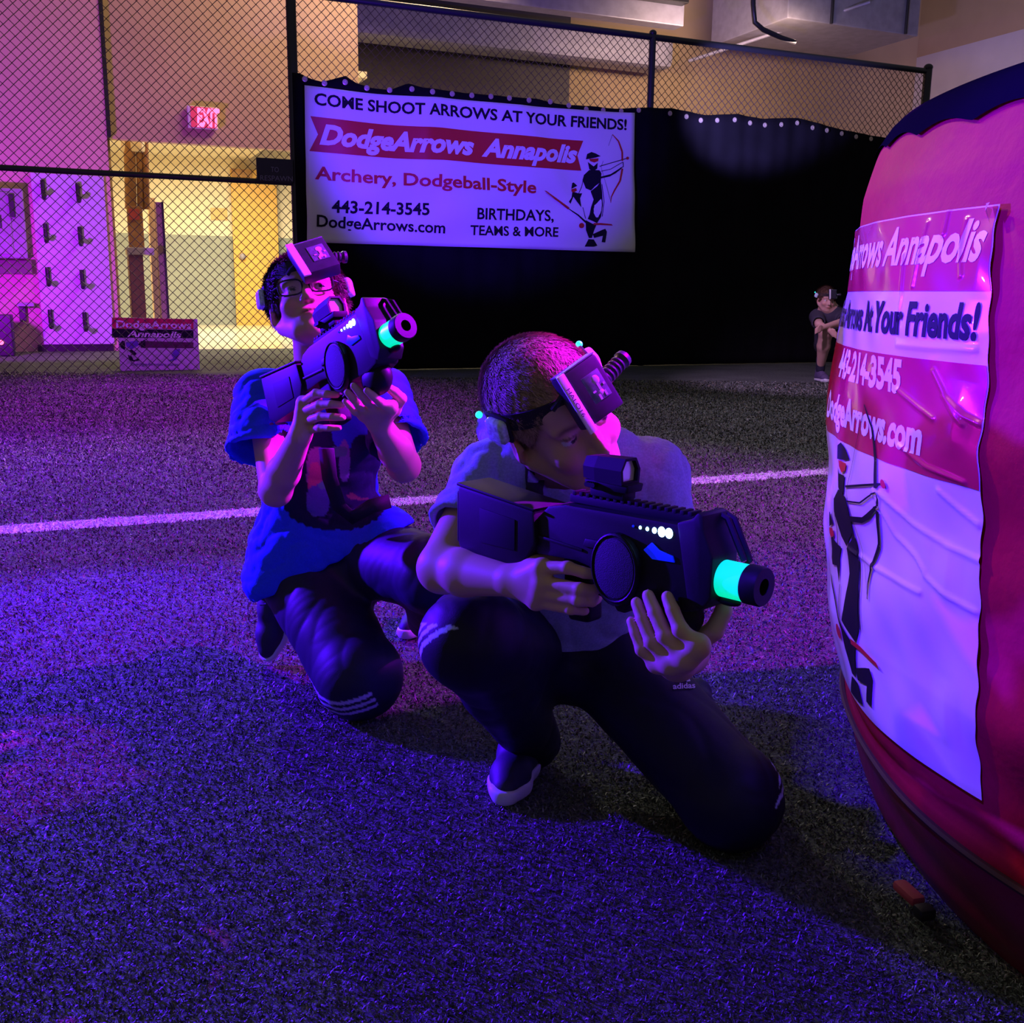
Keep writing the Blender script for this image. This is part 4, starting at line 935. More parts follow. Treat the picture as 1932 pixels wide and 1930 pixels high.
# ---------------------------------------------------------------- headset (head frame: x left, y forward, z up)
def headset(h, label, tiltz=0., box=(.011, .106, .060), txt=None, tilt=.35, full=True, bs=.86, rad=(.0835, .1025), zc=.040):
    s = empty('headband_sensor'); tag(s, label, 'headset', 'sensor headsets')
    mb = MB(); n = 56; prof = [(-.014, 0.), (-.014, .003), (.014, .003), (.014, 0.)]; rings = []
    for i in range(n):
        t = 2*math.pi*i/n; cx, cy = math.cos(t), math.sin(t); zz = zc + .012*cy
        rings.append([mb.bm.verts.new((cx*(rad[0]+o), -.017 + cy*(rad[1]+o), zz + z - o*.0)) for z, o in prof])
    for i in range(n):
        A, B = rings[i], rings[(i+1) % n]
        for k in range(4): mb.bm.faces.new((A[k], A[(k+1) % 4], B[(k+1) % 4], B[k]))
    mb.build('headband', M_strap, s)
    R = Matrix.Rotation(tilt, 3, 'X'); bc = Vector(box); T = Matrix.Translation(bc) @ R.to_4x4() @ Matrix.Rotation(tiltz, 4, 'Y') @ Matrix.Scale(bs, 4)
    bx = MB().box((0, 0, 0), (.082, .030, .098), None, .006).build('sensor_box', M_box, s, M=T)
    MB().box((0, .0005, .050), (.080, .026, .003), None, .001).build('lid', M_stick, bx, M=T)
    MB().box((-.034, .0165, -.003), (.0155, .004, .108), None, .001).build('label_strip', M_lab, bx, M=T)
    if full:
        MB().box((.012, .0155, .002), (.036, .0014, .048), None, .0005).build('sticker', M_stick, bx, M=T)
        mb = MB(); mb.ball((.016, .0162, .012), (.0075, .001, .008)); mb.box((.016, .0166, .000), (.005, .001, .012)).ball((.014, .0163, -.010), (.006, .001, .005)).box((.009, .0166, -.016), (.004, .001, .010)).box((.021, .0166, -.015), (.004, .001, .009)).box((.004, .0166, -.004), (.006, .001, .003)).box((.026, .0166, .0), (.004, .001, .004))
        mb.build('figure_print', M_sring, bx, M=T)
        if txt:
            me = text_on([(txt, lambda x, y, a: T @ Vector((-.0385 + y*.0075, .0188, .026 - x*.052)), dict(bold=-.005))], 'black_lettering', M_ink, bx)
        MB().tube([T @ Vector(p) for p in ((-.030, -.01, .02), (-.048, -.014, .012), (-.060, -.022, .006))], .0045, 8).build('cable', M_strap, bx)
    mb = MB(); pr = []
    for i in range(11): pr += [(i*.0042, .0125 if i % 2 else .0105), (i*.0042 + .0021, .0125 if i % 2 else .0105)]
    pr += [(.049, .0135), (.056, .0125), (.060, .0)]
    mb.lathe([(-.02, .010)] + pr, (.044, .098, .056), unit((.96, -.22, .05)), 20).build('ribbed_knob', M_box, s)
    for sx in (-1, 1):
        B = Matrix.Rotation(sx*.25, 3, 'Z') @ Matrix.Rotation(-.25, 3, 'X')
        d = MB().box((sx*(rad[0] + .010), -.002, zc - .006), (.020, .036, .040), B, .008, 3).build('side_dome', M_clear, s)
        MB().ball((sx*(rad[0] + .016), -.030, zc + .018), .0055).build('side_light', M_teal, d)
        if full:
            MB().box((sx*(rad[0] + .0045), -.002, zc - .004), (.006, .042, .046), B, .002).build('dome_base', M_strap, d)
    s.matrix_basis = mat4(h.L*h.sc, h.F*h.sc, h.U*h.sc, h.c)
    return s
# ---------------------------------------------------------------- shoe (local: x left, y toe, z up, ankle over the origin, sole at z=0)
def shoe(name_parent, o, toe, up, sc=1., white_toe=True, col=(.018, .016, .05), lace=True):
    Y = unit(toe); U = unit(np.asarray(up) - Y*(np.asarray(up) @ Y)); X = np.cross(Y, U); B = np.array([X, Y, U]); o = np.asarray(o)
    p = lambda x, y, z: o + sc*(X*x + Y*y + U*z)
    e = .24*sc; f = Field(o + Y*.07*sc - e*.8, o + Y*.07*sc + e*.8, .0035*max(1, sc*.9) if lace else .006)
    f.chain([p(0, -.03, .040), p(0, .05, .042), p(.004, .13, .030), p(.006, .168, .026)], [.036*sc, .039*sc, .036*sc, .026*sc], .02*sc, .02*sc)
    f.cap(p(0, -.025, .05), p(0, -.018, .095), .034*sc, .037*sc, .02*sc); f.cap(p(0, .01, .07), p(0, .07, .062), .03*sc, .026*sc, .02*sc)
    f.cap(p(0, -.018, .085), p(0, -.018, .13), .027*sc, .029*sc, .006*sc, 'sub')
    f.cut(p(0, 0, .012), -U)
    def colf(v):
        q = (v - o) @ B.T/sc; c = np.tile(np.array(col), (len(v), 1)); t = q[:, 2]
        return c
    up_ = f.build('shoe', M_shoe, name_parent, colf)
    g = Field(o + Y*.07*sc - e*.8, o + Y*.07*sc + e*.8, .0035*max(1, sc*.9) if lace else .006)
    g.chain([p(0, -.03, .018), p(0, .05, .018), p(.004, .13, .018), p(.006, .172, .020)], [.038*sc, .041*sc, .040*sc, .030*sc], .02*sc, .02*sc)
    g.cut(p(0, 0, .024), U + Y*-.03); g.cut(p(0, 0, .0), -U)
    if white_toe: g.ell(p(.014, .176, .024), V(.024, .018, .014)*sc, B, .006)
    g.build('sole', M_sole, up_)
    if lace:
        mb = MB()
        for k in range(4):
            y = .03 + .02*k; z = .105 - .012*k
            mb.tube([p(-.022, y, z - .018), p(-.008, y + .005, z - .002), p(.008, y + .008, z - .002), p(.022, y + .012, z - .018)], .0035*sc, 6)
        mb.tube([p(-.004, .025, .108), p(-.03, .03, .122), p(-.045, .04, .098), p(-.02, .04, .098)], .003*sc, 6)
        mb.build('lace', M_lace, up_)
    return up_
def stripes_color(v, segs, base, white, widths=(.0065,), gaps=.0135, f_end=None):
    """three stripes down the outer side; segs: list of (a, b, outward dir, radius)"""
    c = np.tile(np.array(base), (len(v), 1)); best = np.full(len(v), 9.); sel = np.zeros(len(v)); s_on = np.zeros(len(v), bool)
    for a, b, out in segs:
        a = np.asarray(a); b = np.asarray(b); d = b - a; L = np.linalg.norm(d); d = d/L; o = unit(np.asarray(out) - d*(np.asarray(out) @ d)); w = np.cross(d, o)
        q = v - a; t = q @ d; u = q @ w; n = q @ o; dist = np.hypot(u, n) + 5*np.maximum(0, np.maximum(-t, t-L))
        m = dist < best; best[m] = dist[m]
        on = (n > 0) & ((np.abs(u) < .0045) | (np.abs(np.abs(u) - .017) < .0045))
        s_on[m] = on[m]
    c[s_on] = white; return c
def ray_to(o_bvh, px, py):
    r = ray(px, py); hit = o_bvh.ray_cast(Vector(EYE), Vector(unit(r))); return (np.array(hit[0]), np.array(hit[1])) if hit[0] is not None else (None, None)

# ================================================================== BOY IN FRONT (grey blue shirt)
def boy_front():
    P = empty('person', G(1080, 1500)*V(1, 1, 0), 'boy kneeling in heather grey blue shirt and black track pants, aiming a tagger', 'person')
    hc = W(1046, 782, 1.43); h = Head(hc, cam2world(V(.53, -.80, -.29)), cam2world(V(-.38, -.53, .76)), 1.02)
    shR, shL = W(925, 905, 1.56), W(1228, 900, 1.57); neck = W(1078, 872, 1.56); elR = W(835, 1072, 1.42); wrR = gA(.118, -.036, -.066)
    hipR, hipL = W(1010, 1215, 1.74), W(1125, 1215, 1.74); elL = W(1300, 1225, 1.50); wrL = gA(.394, .004, -.130)
    chest = W(1075, 960, 1.60); belly = W(1075, 1110, 1.68)
    sd = unit(shL - shR); upv = unit(neck - belly); fw_ = np.cross(sd, upv); Bt = np.array([sd, fw_, upv])
    # skin
    f = Field(V(-.26, 1.1, .12), V(.46, 2.12, 1.05), .0028)
    add_head(f, h, lerp(neck, chest, .15))
    f.ell(chest, V(.115, .075, .13), Bt, .03); f.ell(belly, V(.10, .07, .13), Bt, .04); f.cap(shR, shL, .04, None, .03)
    f.ell(lerp(hipR, hipL, .5), V(.11, .08, .08), None, .04)
    f.chain([shR, elR], [.040, .036], .02); f.cap(lerp(shR, elR, .35), elR, .042, .036, .015); f.ell(elR, V(.037, .037, .036), None, .01)
    f.cap(elR, lerp(elR, wrR, .35), .036, .037, .012); f.cap(lerp(elR, wrR, .35), wrR, .037, .0235, .01)
    f.chain([shL, elL], [.040, .034], .02); f.cap(elL, lerp(elL, wrL, .3), .034, .035, .01); f.cap(lerp(elL, wrL, .3), wrL, .035, .024, .01)
    y0 = -.036
    hand(f, wrR, [[gA(.186, -.040, -.033), gA(.232, -.037, -.024), gA(.256, -.030, -.028), gA(.268, -.014, -.032)],
                  [gA(.190, -.042, -.053), gA(.256, -.038, -.050), gA(.264, -.020, -.054), gA(.255, .004, -.056)],
                  [gA(.184, -.041, -.070), gA(.254, -.038, -.066), gA(.262, -.019, -.070), gA(.252, .005, -.073)],
                  [gA(.174, -.038, -.086), gA(.238, -.036, -.083), gA(.247, -.018, -.087), gA(.240, .003, -.089)]],
         [gA(.150, -.020, -.040), gA(.178, .008, -.024), gA(.205, .026, -.024), gA(.225, .030, -.024)], sc=1.06)
    # supporting hand: fingers up the near side of the fore end
    def FL(m, t, bulge=.018, yb=-.045): 
        m = np.array(m); t = np.array(t); p1 = lerp(m, t, .42) + V(0, -bulge*.5, -.004); p2 = lerp(m, t, .75) + V(0, -bulge*.25, -.001); return [gA(*m), gA(*p1), gA(*p2), gA(*t)]
    hand(f, wrL, [FL((.452, -.036, -.083), (.402, -.036, -.030)), FL((.437, -.040, -.102), (.373, -.038, -.034)), FL((.415, -.040, -.114), (.356, -.040, -.047)), FL((.390, -.036, -.121), (.352, -.044, -.072))],
         [gA(.405, .012, -.108), gA(.436, .022, -.080), gA(.444, .030, -.052), gA(.444, .031, -.034)], sc=1.2)
    def colf(v):
        c = head_color(h, V(.25, 1, -.12), v, SKIN)
        return c
    body = f.build('body', M_skin, P, colf)
    # hair: short brown crop
    make_hair(h, [((0, .070, .030), (0, .72, -.70), .02), ((0, -.03, -.058), (0, .45, -1), .01), ((0, .045, .010), (0, .80, -.60), .015)], P, 70000, .016,
              lambda q: np.stack([-.3*q[:, 0]*8, .9 - 1.2*(q[:, 2] < .03), -.35 - .6*(q[:, 2] < .04)], 1), (.38, .25, .17), seed=3, thick=.008, width=.0006)
    # shirt
    f = Field(V(-.28, 1.35, .12), V(.44, 2.14, .98), .004)
    cuR = lerp(shR, elR, .60) ; cuL = lerp(shL, elL, .78)
    f.ell(lerp(chest, shR, .12) + upv*.02, V(.150, .108, .165), Bt, .04); f.ell(belly, V(.140, .105, .17), Bt, .05); f.ell(lerp(hipR, hipL, .5) + V(0, 0, .02), V(.145, .115, .10), None, .05)
    f.cap(shR + upv*.006, shL + upv*.006, .060, None, .04); f.cap(lerp(shR, shL, .3) + upv*.045 - fw_*.02, lerp(shR, shL, .7) + upv*.045 - fw_*.02, .045, None, .03)
    f.cap(W(955, 815, 1.66), W(1010, 830, 1.64), .055, .05, .05)       # rounded upper back
    f.cap(shR, cuR + (cuR-shR)*.2, .062, .066, .03, clip=(cuR, cuR-shR)); f.cap(shL, cuL + (cuL-shL)*.2, .062, .062, .03, clip=(cuL, cuL-shL))
    f.cap(lerp(shR, elR, .50), lerp(shR, elR, .9), .049, .058, 0, 'sub'); f.cap(lerp(shL, elL, .70), elL, .050, .055, 0, 'sub')
    nb = lerp(neck, h(0, -.02, -.05), .25)
    f.cap(lerp(neck, chest, .0), h(0, -.02, -.06), .056, .070, .006, 'sub')
    f.cut(W(1075, 1240, 1.6), unit(V(.0, .12, -1)), lo=V(-.3, 1.3, .1), hi=V(.5, 2.2, .3))
    f.ripple(folds(11, .0042, 70, 6, (1.3, 1, .8))); f.ripple(folds(5, .0020, 170, 5, (1.4, .8, .5)))
    sh = f.build('t_shirt', M_shA, P)
    # sling strap lying on the chest
    bv = BVHTree.FromPolygons([tuple(x) for x in f.v], f.f.tolist())
    def ribbon(pxs, w, name, m, par):
        L_, R_ = [], []
        for (x, y) in pxs:
            a, na = ray_to(bv, x - w, y); b, nb_ = ray_to(bv, x + w, y)
            if a is None or b is None: continue
            L_.append(a + na*.004); R_.append(b + nb_*.004)
        if len(L_) < 2: return
        k = len(L_); v = L_ + R_; fc = [[i, i+1, k+i+1, k+i] for i in range(k-1)]
        o = mesh_np(name, v, fc, m, par, True); so = o.modifiers.new('t', 'SOLIDIFY'); so.thickness = .003; so.offset = 1; return o
    ribbon([(1003 + .06*(y-860), y) for y in range(850, 940, 6)], 15, 'sling_strap', M_strap, gunA) if False else None
    stq = ribbon([(1003 + .10*(y-860), y) for y in range(846, 950, 6)], 15, 'sling_strap', M_strap, P)
    # track pants
    knR, anR = W(893, 1208, 1.48), W(1008, 1400, 1.775); knL = W(1376, 1530, 1.50); knL[2] = max(knL[2], .088); anL = G(1306, 1384, .06)
    f = Field(V(-.26, 1.4, .0), V(.62, 2.28, .62), .004)
    hm = lerp(hipR, hipL, .5)
    f.ell(hm + V(0, .02, -.01), V(.150, .125, .115), None, .03); f.cap(hipR, knR, .098, .082, .04); f.cap(hipL, knL, .104, .088, .04)
    f.ell(knR, V(.086, .084, .080), None, .02); f.cap(knR, anR, .080, .058, .03); f.cap(lerp(hipR, knR, .55) + V(0, 0, -.03), lerp(knR, anR, .4), .07, .066, .03)
    f.ell(knL + V(0, 0, .002), V(.088, .09, .086), None, .02); f.cap(knL, anL, .078, .055, .03)
    f.cap(lerp(knR, anR, .8), anR + (anR-knR)*.2, .046, .05, 0, 'sub')
    f.cut(lerp(knR, anR, 1.02), anR - knR, lo=anR-.1, hi=anR+.1)
    f.cut(V(0, 0, .004), V(0, 0, -1))
    f.ripple(folds(21, .0026, 40, 6)); f.ripple(folds(22, .0006, 110, 5))
    outR = V(-1, .55, -.1); outL = V(1, .05, .25)
    segs = [(hipR, knR, outR), (knR, anR, V(-1, -.2, 0)), (hipL, knL, outL), (knL, anL, V(.8, -.3, .5))]
    pants = f.build('track_pants', M_pant, P, lambda v: stripes_color(v, segs, (.0045, .0045, .02), (.55, .66, .85)))
    bvp = BVHTree.FromPolygons([tuple(x) for x in f.v], f.f.tolist())
    # small three-bar mark with lettering on the thigh
    def onp(px, py, off=.003):
        a, n = ray_to(bvp, px, py); return a + n*off if a is not None else W(px, py, 1.5)
    mb = MB()
    for k in range(3):
        x = 1276 + k*9; mb.ngon([onp(x, 1288), onp(x + 7, 1287), onp(x + 2 - 1, 1276 - 4*k), onp(x - 6, 1278 - 4*k)])
    mb.build('brand_mark_print', M_sring, pants, False)
    text_on([('adidas', lambda x, y, a: onp(1269 + 41*x - 1*y, 1302 - 2*x - 11*y, .0035), dict(bold=.02))], 'white_lettering', M_sring, pants)
    # shoes
    ao = G(992, 1468)*V(1, 1, 0); toe = G(953, 1530)*V(1, 1, 0) - ao; anR2 = anR
    tp = G(955, 1526)*V(1, 1, 0); td = unit(V(-.16, -1, 0)); shoe(P, tp - td*.195 + V(0, 0, .004), td, V(0, 0, 1), 1.0)
    shoe(P, anL + V(.02, .05, -.01), unit(V(.1, .35, -.93)), unit(V(.1, .9, .35)), .95, False)
    # sock/ankle
    return P, h
PA, hA = boy_front()
headset(hA, 'black headband sensor box marked HALO16 on the front boy', txt='HALO16')

# ================================================================== BOY WITH GLASSES (blue shirt)
def boy_glasses():
    P = empty('person', G(620, 1385)*V(1, 1, 0), 'boy with glasses kneeling in a bright blue printed shirt, aiming upward', 'person')
    hc = W(581, 578, 2.10); h = Head(hc, cam2world(V(.12, -.92, .30)), cam2world(V(-.24, .30, .92)), 1.0)
    shR, shL = W(497, 752, 2.13), W(722, 748, 2.13); neck = W(597, 705, 2.14); elR = W(520, 925, 1.98); wrR = W(566, 822, 1.875); elL = W(762, 878, 1.96); wrL = W(716, 800, 1.83)
    hipR, hipL = W(560, 1055, 2.22), W(675, 1045, 2.22); chest = W(607, 830, 2.16); belly = W(607, 960, 2.18)
    sd = unit(shL - shR); upv = unit(neck - belly); fw_ = np.cross(sd, upv); Bt = np.array([sd, fw_, upv])
    f = Field(V(-.72, 1.75, .2), V(-.05, 2.68, 1.2), .003)
    add_head(f, h, lerp(neck, chest, .15), .045)
    f.ell(chest, V(.12, .075, .13), Bt, .03); f.ell(belly, V(.10, .07, .13), Bt, .04); f.cap(shR, shL, .04, None, .03); f.ell(lerp(hipR, hipL, .5), V(.11, .08, .08), None, .04)
    for sh_, el, wr_ in ((shR, elR, wrR), (shL, elL, wrL)):
        f.cap(sh_, el, .038, .034, .02); f.ell(el, V(.034, .034, .034), None, .01); f.cap(el, lerp(el, wr_, .35), .034, .035, .01); f.cap(lerp(el, wr_, .35), wr_, .035, .0235, .01)
    D_ = .034
    q = lambda x, y, z: gB(x - D_, y, z)
    hand(f, wrR, [[q(.205, -.040, -.043), q(.262, -.040, -.040), q(.288, -.032, -.050), q(.298, -.016, -.055)],
                  [q(.198, -.042, -.062), q(.268, -.042, -.066), q(.300, -.034, -.074), q(.312, -.018, -.080)],
                  [q(.194, -.041, -.082), q(.262, -.042, -.088), q(.294, -.034, -.098), q(.306, -.018, -.104)],
                  [q(.188, -.038, -.099), q(.248, -.040, -.108), q(.276, -.034, -.116), q(.288, -.020, -.120)]],
         [q(.165, -.015, -.055), q(.195, .012, -.045), q(.222, .026, -.046), q(.240, .028, -.048)], sc=1.05)
    def FL(m, t, bulge=.014):
        m = W(*m); t = W(*t); return [m, lerp(m, t, .42) - FB*-.0 + V(0, -.006, -.004), lerp(m, t, .75) + V(0, -.004, -.001), t]
    hand(f, wrL, [FL((737, 768, 1.77), (692, 737, 1.745)), FL((712, 770, 1.79), (667, 728, 1.765)), FL((694, 775, 1.80), (655, 740, 1.785)), FL((686, 783, 1.815), (651, 757, 1.80))],
         [W(742, 772, 1.81), W(757, 752, 1.79), W(745, 740, 1.775), W(729, 729, 1.765)], sc=1.05)
    f.build('body', M_skin, P, lambda v: head_color(h, V(.25, 1, .05), v, SKIN*V(.98, .95, .95), (.05, .03, .025)))
    make_hair(h, [((0, .070, .046), (0, .80, -.60), .02), ((0, .0, -.045), (0, .25, -1), .01), ((0, .040, .000), (0, .92, -.4), .015)], P, 26000, .026,
              lambda q: np.stack([q[:, 0]*5 + .5, .7 - 1.2*(q[:, 2] < .02), -.5*np.ones(len(q))], 1), (.085, .05, .035), thick=.012, seed=9, width=.0011)
    # spectacles
    gl = MB()
    for s_ in (-1, 1):
        c = V(s_*.033, .098, -.004); pts = []
        for k in range(25):
            t = 6.2832*k/24; ct, st = math.cos(t), math.sin(t); r_ = (abs(ct)**3.2 + abs(st)**3.2)**(-1/3.2)
            pts.append(tuple(h(*(c + V(.0255*ct*r_, -.10*abs(.0255*ct*r_)*(s_*ct > 0), .0185*st*r_)))))
        gl.tube(pts, .0019, 6, False)
        gl.tube([tuple(h(s_*.057, .092, .004)), tuple(h(s_*.070, .080, .004)), tuple(h(s_*.080, .0, .004))], .0019, 6)
    gl.tube([tuple(h(-.009, .1, .002)), tuple(h(0, .104, .005)), tuple(h(.009, .1, .002))], .0019, 6)
    go = gl.build('spectacles', M_eyeg, P)
    for s_ in (-1, 1):
        c = V(s_*.033, .098, -.004)
        MB().ngon([tuple(h(*(c + V(.0252*math.cos(t)*(abs(math.cos(t))**3.2 + abs(math.sin(t))**3.2)**(-1/3.2), 0, .0182*math.sin(t)*(abs(math.cos(t))**3.2 + abs(math.sin(t))**3.2)**(-1/3.2))))) for t in [6.2832*k/24 for k in range(24)]]).build('lens', M_glass, go, False)
    # shirt
    f = Field(V(-.78, 1.80, .15), V(.02, 2.70, 1.0), .004)
    cuR, cuL = W(488, 856, 2.05), W(752, 838, 2.03)
    f.ell(chest + upv*.01, V(.150, .105, .15), Bt, .04); f.ell(belly, V(.146, .110, .16), Bt, .05); f.ell(W(598, 1040, 2.19), V(.148, .135, .13), None, .05); f.cap(W(690, 1030, 2.16), W(735, 1010, 2.08), .10, .07, .05)
    f.cap(shR, shL, .060, None, .04); f.cap(lerp(shR, shL, .3) + upv*.04, lerp(shR, shL, .72) + upv*.04, .042, None, .03)
    f.cap(W(520, 1040, 2.16), W(510, 1095, 2.14), .065, .07, .05)
    f.cap(shR, cuR + (cuR-shR)*.25, .064, .082, .03, clip=(cuR, cuR-shR)); f.cap(shL, cuL + (cuL-shL)*.25, .064, .072, .03, clip=(cuL, cuL-shL))
    f.cap(lerp(shR, elR, .4), lerp(shR, elR, .8), .048, .054, 0, 'sub'); f.cap(lerp(shR, cuR, .6), lerp(shR, cuR, 1.2), .052, .068, 0, 'sub'); f.cap(lerp(shL, elL, .5), lerp(shL, elL, 1.), .046, .054, 0, 'sub'); f.cap(lerp(shL, cuL, .6), lerp(shL, cuL, 1.2), .050, .060, 0, 'sub')
    f.cap(lerp(neck, chest, .03), h(0, -.02, -.06), .060, .066, .006, 'sub')
    p0, p1 = W(490, 1136, 2.1), W(746, 1006, 2.1); f.cut(p0, -unit(np.cross(p1-p0, V(.05, 1, -.12))) if np.cross(p1-p0, V(.05, 1, -.12))[2] > 0 else unit(np.cross(p1-p0, V(.05, 1, -.12))), lo=V(-.8, 1.7, .1), hi=V(.1, 2.8, .7))
    f.ripple(folds(31, .0050, 60, 6, (.7, 1, 1.5))); f.ripple(folds(33, .0020, 150, 5))
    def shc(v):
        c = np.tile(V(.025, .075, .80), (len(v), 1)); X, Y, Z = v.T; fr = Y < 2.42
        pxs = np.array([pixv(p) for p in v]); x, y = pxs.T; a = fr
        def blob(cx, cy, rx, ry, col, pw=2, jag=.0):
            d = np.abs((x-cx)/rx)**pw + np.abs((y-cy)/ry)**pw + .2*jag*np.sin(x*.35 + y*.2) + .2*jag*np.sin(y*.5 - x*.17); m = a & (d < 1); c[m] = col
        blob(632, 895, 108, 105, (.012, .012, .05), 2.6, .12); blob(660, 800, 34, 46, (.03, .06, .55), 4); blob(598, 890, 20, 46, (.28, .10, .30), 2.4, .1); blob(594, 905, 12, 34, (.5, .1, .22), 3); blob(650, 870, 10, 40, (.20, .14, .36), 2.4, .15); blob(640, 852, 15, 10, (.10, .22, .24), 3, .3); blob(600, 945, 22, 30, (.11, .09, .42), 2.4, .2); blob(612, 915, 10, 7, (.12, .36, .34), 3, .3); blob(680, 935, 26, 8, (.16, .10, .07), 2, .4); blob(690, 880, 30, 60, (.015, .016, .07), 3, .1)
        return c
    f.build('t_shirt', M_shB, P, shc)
    # track pants
    knR, anR = W(678, 1322, 1.98), V(0, 0, 0); knR[2] = max(knR[2], .098); tB = G(516, 1254); tdB = unit(V(-.12, -.42, -.88)); oB = tB - tdB*.185 + V(0, 0, .012); anR = oB + V(.01, .02, .02); knL, anL = W(822, 1082, 1.92), W(812, 1165, 2.20)
    f = Field(V(-.80, 1.85, .0), V(.10, 2.85, .75), .004)
    hm = lerp(hipR, hipL, .5)
    f.ell(hm, V(.140, .125, .12), None, .03); f.cap(hipR, knR, .118, .094, .05); f.ell(knR, V(.094, .095, .094), None, .02); f.cap(knR, anR, .085, .062, .03)
    f.cap(hipL, knL, .105, .080, .04); f.ell(knL, V(.08, .08, .078), None, .02); f.cap(knL, anL, .078, .058, .03)
    f.cut(V(0, 0, .004), V(0, 0, -1)); f.ripple(folds(41, .0030, 38, 6)); f.ripple(folds(42, .0007, 110, 5))
    segs = [(hipR, knR, V(-1, -.1, .1)), (knR, anR, V(-1, .1, -.3)), (hipL, knL, V(.6, 0, .8)), (knL, anL, V(1, 0, .2))]
    f.build('track_pants', M_pant, P, lambda v: stripes_color(v, [segs[1]], (.010, .008, .034), (.5, .4, .7)))
    shoe(P, oB, tdB, unit(V(-.35, -.75, .45)), .95, False, (.02, .015, .04))
    ft = G(772, 1205)*V(1, 1, 0); fd = unit(V(-.45, -1, 0)); shoe(P, ft - fd*.16 + V(0, 0, .004), fd, V(0, 0, 1), .95, False, (.03, .015, .06))
    # sling hanging from the gun
    pts = [W(616, 845, 1.92), W(622, 900, 1.95), W(640, 955, 1.99), W(665, 975, 2.02), W(700, 955, 2.0), W(735, 945, 2.02)]
    mb = MB(); 
    for a, b in zip(pts, pts[1:]): 
        pass
    sl_ = [unit(np.cross(pts[min(i+1, len(pts)-1)] - pts[max(i-1, 0)], V(0, -1, 0)))*.016 for i in range(len(pts))]
    for i in range(len(pts)-1): mb.ngon([pts[i]-sl_[i], pts[i+1]-sl_[i+1], pts[i+1]+sl_[i+1], pts[i]+sl_[i]])
    bmesh.ops.remove_doubles(mb.bm, verts=mb.bm.verts, dist=.0005)
    o = mb.build('sling_strap', M_strap, P, True); so = o.modifiers.new('t', 'SOLIDIFY'); so.thickness = .004
    return P, h
PB, hB = boy_glasses()
headset(hB, 'black headband sensor box on the boy with glasses', box=(.027, .111, .045), tilt=.34, rad=(.087, .106), tiltz=-.24, bs=1.02)

# ================================================================== BOY FAR BACK (squatting by the screen)
def boy_far():
    y = (G(1552, 718)[1])/S; k = 1.
    P = empty('person', G(1556, 718)*V(1, 1, 0), 'small distant boy in dark shirt squatting at the foot of the black screen', 'person')
    w = lambda px, py, dy=0.: W(px, py, y + dy)
    h = Head(w(1558, 565, .0), unit(V(.12, -1, -.12)), V(.04, 0, 1), 1.22)
    shR, shL = w(1542, 598, .05), w(1592, 598, .05); neck = w(1564, 590, .05); elR = w(1545, 612, -.30); wrR = w(1562, 622, -.36); elL = w(1592, 606, -.22); wrL = w(1553, 618, -.40)
    hip = w(1568, 650, .18); knR = w(1558, 626, -.28); anR = w(1548, 692, -.10); knL = w(1592, 632, -.25); anL = w(1580, 690, .05)
    q = 1.22
    f = Field(np.min([anR, elR, hip], 0) - V(.35, .45, .3), h.c + V(.6, .6, .3), .0095)
    add_head(f, h, lerp(neck, hip, .1), .046)
    f.cap(neck, hip, .13, .15, .05); f.cap(shR, shL, .06, None, .04)
    for a, b, c in ((shR, elR, wrR), (shL, elL, wrL)):
        f.cap(a, b, .055, .046, .02); f.cap(b, c, .045, .03, .01)
        d = unit(c - b); n_ = V(0, 0, -1)
        hand(f, c, [[c + d*.07 + V(0, -.01, .02 - .018*i), c + d*.10 + V(0, -.01, .02 - .018*i), c + d*.12 + V(0, 0, .015 - .018*i), c + d*.13 + V(0, .01, .01 - .018*i)] for i in range(4)], [c + d*.03, c + d*.05 + V(0, -.02, .03), c + d*.07 + V(0, -.02, .035), c + d*.085 + V(0, -.02, .036)], sc=1.3)
    for kn, an in ((knR, anR), (knL, anL)):
        f.cap(hip, kn, .10, .075, .03); f.ell(kn, V(.078, .08, .078), None, .02); f.cap(kn, lerp(kn, an, .4), .072, .074, .02); f.cap(lerp(kn, an, .4), an, .074, .042, .02)
    f.build('body', M_skin, P, lambda v: head_color(h, V(0, 1, 0), v, SKIN*V(.95, .9, .95), (.06, .03, .02)))
    make_hair(h, [((0, .066, .046), (0, .80, -.60), .02), ((0, .0, -.03), (0, .25, -1), .01)], P, 3000, .03, lambda q: np.stack([q[:, 0]*5, .6 + 0*q[:, 0], -.5 + 0*q[:, 0]], 1), (.10, .05, .03), thick=.013, res=.008, width=.003)
    f = Field(hip - .7, hip + V(.7, .7, .9), .010)
    f.cap(lerp(neck, hip, .12), lerp(neck, hip, .9), .165, .19, .05); f.cap(shR, shL, .088, None, .05)
    for a, b in ((shR, elR), (shL, elL)): f.cap(a, lerp(a, b, .72), .085, .082, .03); f.cap(lerp(a, b, .5), b, .056, .062, 0, 'sub')
    f.cap(neck, h(0, -.02, -.06), .085, .09, .0, 'sub'); f.build('t_shirt', M_shC, P)
    f = Field(hip - .6, hip + .6, .010); f.ell(hip, V(.20, .18, .16), None, .03)
    for kn in (knR, knL): f.cap(hip, lerp(hip, kn, .72), .135, .115, .03)
    f.build('shorts', mat('black_shorts', (.012, .012, .02), .8), P)
    for an in (anR, anL):
        f = Field(an - .25, an + .25, .009); f.cap(an + V(0, 0, .09), an - V(0, 0, .03), .056, .052); f.build('sock', mat('black_sock', (.012, .010, .03), .8, noise=.3, nscale=30), P)
        shoe(P, V(an[0], an[1], .004), unit(V(.12, -1, 0)), V(0, 0, 1), 1.25, True, (.09, .06, .14), False)
    return P, h
PC, hC = boy_far()
